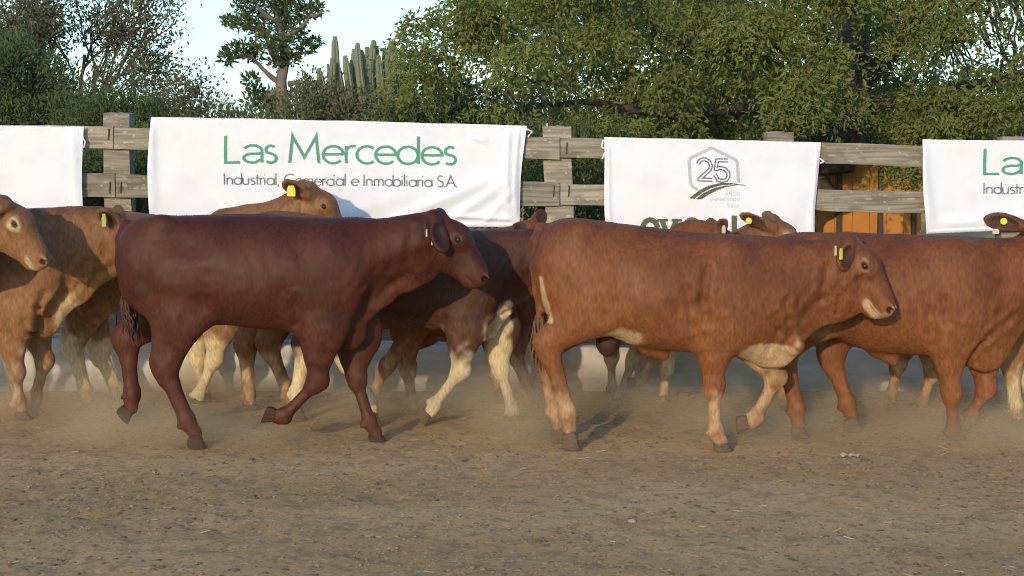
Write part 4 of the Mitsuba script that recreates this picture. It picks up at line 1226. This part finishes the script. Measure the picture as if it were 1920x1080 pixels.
def wander(a, b, r, n=8, amp=.06, sag=0.0):
    t = np.linspace(0, 1, n)[:, None]
    p = a + (b - a) * t
    k = np.cumsum(r.normal(0, amp, (n, 3)), 0) * np.linalg.norm(b - a) * .35
    k -= k[-1] * t
    p = p + k
    p[:, 2] += sag * (t * (1 - t))[:, 0] * 4
    return p


def droop_clump(c, R, r, strands, per, ln, leaf, out):
    """Twigs that arch out of a clump and hang, leaves along them."""
    d = r.normal(0, 1, (strands, 3))
    d /= np.linalg.norm(d, axis=1, keepdims=True)
    d[:, 2] = np.abs(d[:, 2]) * .8 + .05
    o = c + d * R * r.random((strands, 1)) ** .5
    hor = d * [1, 1, .25]
    t = np.linspace(0.03, 1, per)
    l = ln * r.uniform(.5, 1.15, (strands, 1, 1))
    p = o[:, None] + hor[:, None] * (l * .55) * t[None, :, None] ** .8
    p = p + np.array([0, 0, -1.0]) * l * (t[None, :, None] ** 1.8) * .85 + r.normal(0, .018, p.shape)
    dd = hor[:, None] * .5 + np.array([0, 0, -.40]) + r.normal(0, .55, p.shape)
    m = strands * per
    out.append(leaf_mesh(p.reshape(-1, 3), dd.reshape(-1, 3), leaf * r.uniform(.65, 1.25, m), leaf * .42 * r.uniform(.7, 1.2, m), r))


def puff(c, R, r, n, leaf, out, up=.4, shell=.6):
    """A tuft of leaves, thicker towards its outside."""
    d = r.normal(0, 1, (n, 3))
    d /= np.linalg.norm(d, axis=1, keepdims=True)
    p = c + d * np.asarray(R) * (shell + (1 - shell) * r.random((n, 1))) * r.random((n, 1)) ** .2
    out.append(leaf_mesh(p, d * .7 + np.array([0, 0, up]) + r.normal(0, .5, (n, 3)), leaf * r.uniform(.6, 1.3, n), leaf * .40 * r.uniform(.7, 1.2, n), r))


def inside(poly, n, r):
    g, out = Polygon(poly), []
    x0, y0, x1, y1 = g.bounds
    while len(out) < n:
        q = r.uniform([x0, y0], [x1, y1])
        if g.contains(Point(q)):
            out.append(q)
    return np.array(out)


# the big sunlit tree
r = np.random.default_rng(42)
tag('drooping_tree', 'big sunlit green tree with hanging leafy twigs filling the right background', 'tree')
crown = [(722, 150), (738, 95), (790, 50), (850, 5), (930, -60), (1050, -120), (2090, -160), (2090, 300), (1640, 285), (1560, 265), (1180, 262), (930, 240), (880, 120), (800, 190), (740, 225)]
gaps = [(1145, 160, 78, 46), (1292, 128, 30, 40), (905, 165, 70, 42), (1215, 100, 40, 26), (1375, 210, 52, 26), (1660, 150, 60, 40), (1800, 140, 75, 45), (1010, 205, 60, 26), (1545, 60, 50, 34), (1480, 120, 40, 24), (1250, 225, 44, 20), (980, 70, 50, 28)]
sets = []
pts = inside(crown, 640, r)
for px, py in pts:
    dens = meshkit.fbm(np.array([[px / 80.0, py / 52.0, 3.1]]), 2, 6)[0]
    if any(((px - a) / c) ** 2 + ((py + 14 - b) / d) ** 2 < 1.5 for a, b, c, d in gaps):
        continue
    front = dens > .50
    if px > 1640 and py < 150 and r.random() < .6:
        continue
    if front:
        Y = 13.2 + 3.0 * np.clip(0.70 - dens, 0, 1) + r.uniform(-.2, .3)
    elif r.random() < .55:
        Y = r.uniform(14.6, 16.2)
    else:
        continue
    c = P3(px, py, Y)
    droop_clump(c, r.uniform(.10, .22), r, 15, 14, r.uniform(.20, .40) * (.65 if py > 190 else 1), .050 * r.uniform(.8, 1.25), sets)
pts = inside([(900, 60), (1000, -80), (2090, -160), (2090, 300), (930, 290)], 470, r)
for px, py in pts:
    if px > 1700 and py < 110:
        continue
    droop_clump(P3(px, py, r.uniform(17.6, 19.2)), .36, r, 12, 13, .5, .075, sets)
for px, py in ((1668, 322), (1684, 334), (1700, 326), (1722, 332), (1688, 312), (1715, 308)):
    droop_clump(P3(px, py - 12, 13.7 + r.uniform(-.1, .1)), .07, r, 9, 12, .26, .05, sets)
scene['drooping_tree__crown'] = leaves_ply(sets, 'leaf_bright')
trunk = [P3(1440, 690, 14.9), P3(1462, 520, 14.9), P3(1489, 440, 14.9), P3(1537, 350, 14.9), P3(1558, 305, 14.95), P3(1586, 200, 15.1), P3(1602, 60, 15.3), P3(1600, -60, 15.4)]
tb = [tube(trunk, [.27, .24, .23, .22, .20, .16, .13, .12], 12)]
limbs = [[(1592, 190), (1650, 120), (1705, 60), (1760, -20)], [(1600, 70), (1560, 20), (1480, -60)], [(1705, 62), (1790, 30), (1850, -10), (1960, -40)], [(1570, 290), (1480, 200), (1380, 120), (1240, 60)],
         [(1480, 205), (1300, 215), (1120, 190), (1000, 200)], [(1590, 200), (1700, 190), (1850, 150), (2000, 130)], [(1000, 200), (930, 235), (900, 260)], [(1240, 62), (1180, 20), (1100, -60)]]
lr = [.10, .09, .05, .10, .05, .06, .03, .04]
for L_, r0 in zip(limbs, lr):
    q = np.vstack([wander(P3(*L_[i], 15.9), P3(*L_[i + 1], 15.9), r, 6, .05)[:-1] for i in range(len(L_) - 1)] + [P3(*L_[-1], 15.9)])
    tb.append(tube(q, np.linspace(r0, r0 * .45, len(q)), 7))
scene['drooping_tree__trunk'] = tubes_ply(tb, 'bark')
tw = []
for i in range(46):                                   # bare hanging twigs, upper right
    x = r.uniform(1690, 1925)
    a = P3(x, r.uniform(-60, 10), 15.0 + r.uniform(-.4, .4))
    b = P3(x + r.uniform(-10, 70), r.uniform(40, 150), 14.9 + r.uniform(-.4, .4))
    tw.append(tube(wander(a, b, r, 9, .10), np.linspace(.012, .005, 9) * r.uniform(.7, 1.6), 5))
for i in range(60):                                   # and inside the crown
    x, y = r.uniform(760, 1900), r.uniform(20, 230)
    a = P3(x, y, 15.0)
    tw.append(tube(wander(a, a + [r.normal(0, .3), -.3, r.uniform(-.55, .1)], r, 7, .12), np.linspace(.011, .004, 7), 5))
scene['drooping_tree__twigs'] = tubes_ply(tw, 'bark')
tag('drooping_tree__twigs', kind='stuff')

# shrubs behind the fence: dense ones whose tops show over it
def shrub(name, label, Y, outline, n, leaf, mat, group=None, depth=.5, tufts=60, stems=6, low=430, R=.16):
    r = np.random.default_rng(int(Y * 100) + n)
    key = numbered(name)
    tag(key, label, 'shrub', group)
    sets = []
    for px, py in inside(outline, tufts, r):
        puff(P3(px, py, Y + r.uniform(-depth, depth)), [R, R, R * 1.25], r, n, leaf, sets, .6)
    part(key, 'foliage', leaves_ply(sets, mat))
    g = Polygon(outline)
    x0, y0, x1, y1 = g.bounds
    st = []
    for px, py in inside(outline, stems, r):
        st.append(tube(wander(P3(np.clip((px + x0 + x1) / 3, x0, x1), low, Y), P3(px, py, Y), r, 7, .06), np.linspace(.03, .008, 7), 6))
    part(key, 'stem', tubes_ply(st, 'bark_grey'))
    return key


shrub('shrub', 'dense dark green shrub at the left edge above the fence', 17.0, [(-60, 110), (30, 84), (90, 96), (128, 150), (150, 240), (160, 330), (-60, 330)], 230, .05, 'leaf_olive', tufts=110)
shrub('shrub', 'low dark shrub behind the left fence post', 16.2, [(120, 200), (200, 185), (290, 205), (340, 230), (340, 330), (110, 330)], 200, .045, 'leaf_olive', tufts=70)
shrub('shrub', 'thorny grey-green shrub sloping down to the open sky', 19.5, [(120, 165), (200, 120), (260, 120), (330, 165), (410, 195), (450, 218), (470, 330), (110, 330)], 105, .05, 'leaf_grey', tufts=100, stems=26)
shrub('shrub', 'dark brushy shrub under the small tree in the middle', 16.6, [(470, 205), (510, 170), (580, 150), (630, 165), (700, 190), (760, 205), (770, 330), (470, 330)], 120, .05, 'leaf_grey', tufts=105, stems=40)
shrub('shrub', 'dark shrub under the shade of the big tree, left of the fence joint', 15.6, [(690, 225), (760, 190), (850, 165), (960, 190), (1010, 235), (1010, 400), (690, 400)], 170, .05, 'leaf_olive', tufts=100)
shrub('shrub', 'dark green shrub seen through the plank gaps at the fence joint', 13.3, [(960, 290), (1000, 262), (1150, 262), (1180, 300), (1180, 470), (960, 470)], 200, .045, 'leaf_olive', tufts=50, low=560)
shrub('shrub', 'dark shrub seen through the plank gaps beside the left post', 13.4, [(120, 290), (160, 262), (260, 262), (320, 290), (320, 400), (120, 400)], 200, .045, 'leaf_olive', tufts=46, low=560)

# brush far behind everything, read as one mass
r = np.random.default_rng(9)
sets = []
for i in range(330):
    px = r.uniform(-260, 2200)
    puff(P3(px, r.uniform(205, 290) + 25 * math.sin(px / 130.0), r.uniform(25, 30)), [.42, .42, .4], r, 90, .11, sets, .6)
scene['brush'] = leaves_ply(sets, 'leaf_olive')
tag('brush', 'dark brush closing the view far behind the fence', kind='stuff')


# trees against the sky: limbs that fork, sparse leaves on the twigs
def fork(a, d, ln, rad, depth, r, tubes, ends, spread=.5, up=.12):
    b = a + d * ln
    tubes.append(tube(wander(a, b, r, 6, .07), np.linspace(rad, rad * .72, 6), 6 if rad > .02 else 4))
    if depth == 0:
        ends.append((a, b))
        return
    ends.append((a + (b - a) * .5, b)) if depth < 2 else None
    for i in range(r.integers(2, 4)):
        e = d + r.normal(0, spread, 3) + [0, 0, up]
        e /= np.linalg.norm(e)
        fork(a + (b - a) * r.uniform(.75, 1), e, ln * r.uniform(.62, .88), rad * .66, depth - 1, r, tubes, ends, spread, up)


r = np.random.default_rng(77)
tag('bare_tree', 'tall thin-leaved tree with dark bare limbs at the upper left', 'tree')
tubes, ends = [], []
base = P3(118, 330, 20.5)
for px, py, rd in ((100, 20, .05), (140, 20, .05), (205, 20, .06), (60, 55, .05), (20, 70, .04), (250, 60, .045), (-20, 40, .04), (165, 60, .04)):
    d = P3(px, py, 20.5 + r.uniform(-.7, .7)) - base
    ln = np.linalg.norm(d)
    fork(base + r.normal(0, .06, 3), d / ln, ln * .45, rd * .62, 4, r, tubes, ends, .42, .10)
scene['bare_tree__trunk'] = tubes_ply(tubes, 'bark')
sets = []
for a, b in ends:
    n = 22
    t = r.random((n, 1))
    p = a + (b - a) * t + r.normal(0, .10, (n, 3))
    sets.append(leaf_mesh(p, r.normal(0, 1, (n, 3)) + [0, 0, -.3], .055 * r.uniform(.6, 1.3, n), .03 * r.uniform(.7, 1.2, n), r))
scene['bare_tree__crown'] = leaves_ply(sets, 'leaf_grey')

tag('small_tree', 'small open tree with tufted foliage standing alone against the sky', 'tree')
tubes, sets = [], []
Yt = 18.6
stem = [P3(535, 330, Yt), P3(530, 220, Yt), P3(527, 150, Yt), P3(535, 110, Yt), P3(528, 60, Yt), P3(515, 10, Yt), P3(505, -40, Yt)]
tubes.append(tube(stem, [.07, .06, .055, .05, .04, .03, .02], 8))
arms = [((527, 150), (470, 105)), ((470, 105), (425, 112)), ((530, 120), (495, 60)), ((495, 60), (430, 38)), ((530, 80), (580, 30)), ((580, 30), (605, 18)), ((528, 60), (480, 10)), ((535, 110), (585, 95)), ((520, 30), (560, -20)), ((530, 150), (490, 200)), ((540, 160), (600, 150))]
for a, b in arms:
    tubes.append(tube(wander(P3(*a, Yt), P3(*b, Yt + r.uniform(-.3, .3)), r, 7, .08), np.linspace(.032, .012, 7), 6))
spots = [(470, 12, .20), (500, 8, .22), (530, 2, .22), (455, 40, .13), (430, 40, .09), (485, 48, .2), (515, 45, .22), (545, 22, .17), (550, 50, .15), (575, 22, .12), (592, 15, .10), (500, 80, .16), (528, 85, .15),
         (560, 70, .12), (440, 95, .12), (462, 92, .14), (425, 110, .10), (480, 102, .12), (545, 108, .12), (500, -20, .28), (545, -25, .25), (465, -15, .2), (520, 118, .10), (575, 90, .09), (590, 80, .08), (470, 150, .10), (480, 175, .12), (495, 195, .14)]
for px, py, R_ in spots:
    puff(P3(px, py, Yt + r.uniform(-.3, .3)), [R_, R_, R_ * .75], r, int(1050 * R_), .062, sets, .4, .5)
scene['small_tree__trunk'] = tubes_ply(tubes, 'bark_grey')
scene['small_tree__crown'] = leaves_ply(sets, 'leaf_olive')

# columnar cactus
tag('columnar_cactus', 'clump of tall grey-green columnar cactus between the small tree and the big tree', 'cactus')
Yc = 17.2
cols = [(600, 128, 240), (609, 120, 240), (617, 108, 235), (625, 116, 240), (634, 68, 180), (641, 118, 235), (648, 104, 225), (654, 112, 230), (660, 92, 215), (666, 84, 210), (671, 100, 235), (676, 80, 200), (682, 94, 230), (688, 88, 190), (694, 77, 190), (699, 98, 230), (703, 75, 190), (709, 86, 200), (714, 104, 236), (720, 90, 200), (726, 79, 190), (731, 98, 235), (736, 76, 200), (742, 88, 225), (747, 82, 210), (753, 94, 220)]
for i, (px, top, bot) in enumerate(cols):
    Y_ = Yc + r.uniform(-.4, .4)
    a, b = P3(px + r.uniform(-3, 3), top, Y_), P3(px + (690 - px) * .12, bot + 40, Y_)
    pts_ = np.vstack([[a + (b - a) * t + np.array([.03 * math.sin(t * 3 + i), 0, 0]) for t in np.linspace(0, 1, 10)]])
    rad = (.034) * np.array([.5, .88, 1, 1, 1.02, 1, 1, .98, .95, .9]) * (0.55 if i == 1 else r.uniform(.85, 1.1))
    v, f = tube(pts_, rad, 16)
    c = np.repeat(pts_, 16, 0)
    v = c + (v - c) * np.tile(np.where(np.arange(16) % 2, .80, 1.06), 10)[:, None]
    part('columnar_cactus', 'column', mikit.ply((v, f), 'cactus_skin', 40))

# orange shed behind the fence, right
tag('orange_shed', 'orange painted shed wall with dark upright battens behind the right fence gap', 'shed')
Ys = 15.4
x0, x1 = float(at(1500, 400, Ys)[0]), float(at(1727, 400, Ys)[0])
zt = float(at(960, 296, Ys)[1])
nb_ = 7
for i in range(nb_):                                   # broad boards side by side
    a, b = x0 + (x1 - x0) * i / nb_ + .002, x0 + (x1 - x0) * (i + 1) / nb_ - .002
    bx = trimesh.creation.box((b - a, .03, zt), transform=trimesh.transformations.translation_matrix([(a + b) / 2, Ys + .004 * (i % 2), zt / 2]))
    part('orange_shed', 'board', mikit.ply(bx, 'orange_paint'))
for px in (1573, 1650, 1713):
    x = float(at(px, 400, Ys - .04)[0])
    bx = trimesh.creation.box((.036, .05, zt - .01), transform=trimesh.transformations.translation_matrix([x, Ys - .045, zt / 2]))
    part('orange_shed', 'batten', mikit.ply(bx, 'dark_timber'))
for sx in (x0 + .02, x1 - .02):
    bx = trimesh.creation.box((.04, 2.0, zt), transform=trimesh.transformations.translation_matrix([sx, Ys + 1.03, zt / 2]))
    part('orange_shed', 'side_wall', mikit.ply(bx, 'orange_paint'))
bx = trimesh.creation.box((x1 - x0 + .3, 2.4, .05), transform=trimesh.transformations.translation_matrix([(x0 + x1) / 2, Ys + .98, zt + .05]))
part('orange_shed', 'roof', mikit.ply(bx, 'dark_timber'))

# small things lying in the pen
def stone(px, py, size, mat, name, label, cat):
    y = 9.0
    for _ in range(20):
        x, z = at(px, py, y)
        y += float(z) * 6 * .8
    x, z = at(px, py, y)
    m = trimesh.creation.icosphere(subdivisions=2)
    m.vertices = m.vertices * np.array(size) * (1 + .35 * (meshkit.fbm(m.vertices * 1.7 + px, 2) - .5)[:, None]) + [float(x), y, float(ground_z(np.array([float(x)]), np.array([y]))[0]) + size[2] * .6]
    key = numbered(name)
    scene[key] = mikit.ply(m, mat, 40)
    tag(key, label, cat)


scene['pink_stone'] = principled((0.36, 0.27, 0.20), 0.8)
scene['paper'] = principled((0.36, 0.32, 0.26), 0.8)
stone(1185, 972, (.017, .014, .009), 'pink_stone', 'stone', 'pale pinkish stone on the dirt below the right front calf', 'stone')
r = np.random.default_rng(2)
yp = 9.0
for _ in range(20):
    yp += float(at(1592, 857, yp)[1]) * 4.8
xp = float(at(1592, 857, yp)[0])
gu, gv = np.meshgrid(np.linspace(-1, 1, 14), np.linspace(-1, 1, 6), indexing='ij')
sp_ = np.stack([xp + .046 * gu + .008 * gv, yp + .016 * gv + .010 * np.sin(gu * 4), .004 + .011 * np.abs(np.sin(gu * 3.7 + gv)) * (1 - .5 * gu) + .003 * gv], -1)
si_ = np.arange(14 * 6).reshape(14, 6)
scene['paper_scrap'] = mikit.ply((sp_.reshape(-1, 3), np.stack([si_[:-1, :-1], si_[1:, :-1], si_[1:, 1:], si_[:-1, 1:]], -1).reshape(-1, 4)), 'paper')
tag('paper_scrap', 'crumpled white scrap lying on the dirt in front of the right calf', 'litter')

# ---------------------------------------------------------------- dust kicked up by the hooves
DX, DY, DZ = (-4.2, 4.2), (9.05, 11.62), (-0.08, 0.62)
nx, ny, nz = 96, 40, 30
ux, uy, uz = (np.linspace(a, b, n) for (a, b), n in ((DX, nx), (DY, ny), (DZ, nz)))
Q = np.stack(np.meshgrid(ux, uy, uz, indexing='ij'), -1)
nse = meshkit.fbm(Q * [1.5, 1.5, 2.6] + [3, 0, 0], 4, 14)
hgt = np.maximum(Q[..., 2], 0)
clouds_ = np.clip((nse - .40) * 5.0, 0.03, 2.0)
top = .05 + .30 * meshkit.fbm(Q * [.8, .9, 0] + 7, 2, 3)
dens = clouds_ * np.exp(-(hgt / top) ** 2 * 1.6)
edge = lambda q, a, b, w: np.clip(np.minimum(q - a, b - q) / w, 0, 1)
for hx, hy, hz in HOOVES:                              # a puff behind and around each hoof
    if abs(hx) < 3.6:
        q2 = ((Q[..., 0] - hx + .10) / .20) ** 2 + ((Q[..., 1] - hy - .05) / .20) ** 2 + ((Q[..., 2] - .05) / .12) ** 2
        dens += (.25 + 1.6 * np.clip(nse - .40, 0, 1) * 3) * .8 * np.exp(-q2)
dens *= edge(Q[..., 1], DY[0], DY[1], .35) * edge(Q[..., 2], -1, DZ[1], .12) * edge(Q[..., 0], DX[0], DX[1], .3)
DUST = 1.9
grid = mi.VolumeGrid(np.ascontiguousarray((dens * DUST).transpose(2, 1, 0)[..., None].astype(np.float32)))
scene['dust'] = {'type': 'cube', 'bsdf': {'type': 'null'},
                 'to_world': T().translate([(DX[0] + DX[1]) / 2, (DY[0] + DY[1]) / 2, (DZ[0] + DZ[1]) / 2]).scale([(DX[1] - DX[0]) / 2, (DY[1] - DY[0]) / 2, (DZ[1] - DZ[0]) / 2]),
                 'interior': {'type': 'heterogeneous', 'albedo': {'type': 'rgb', 'value': [0.80, 0.65, 0.44]},
                              'sigma_t': {'type': 'gridvolume', 'grid': grid, 'filter_type': 'trilinear',
                                          'to_world': T().translate([DX[0], DY[0], DZ[0]]).scale([DX[1] - DX[0], DY[1] - DY[0], DZ[1] - DZ[0]])}, 'scale': 1.0}}
tag('dust', 'brown dust raised by the hooves along the ground', kind='stuff')
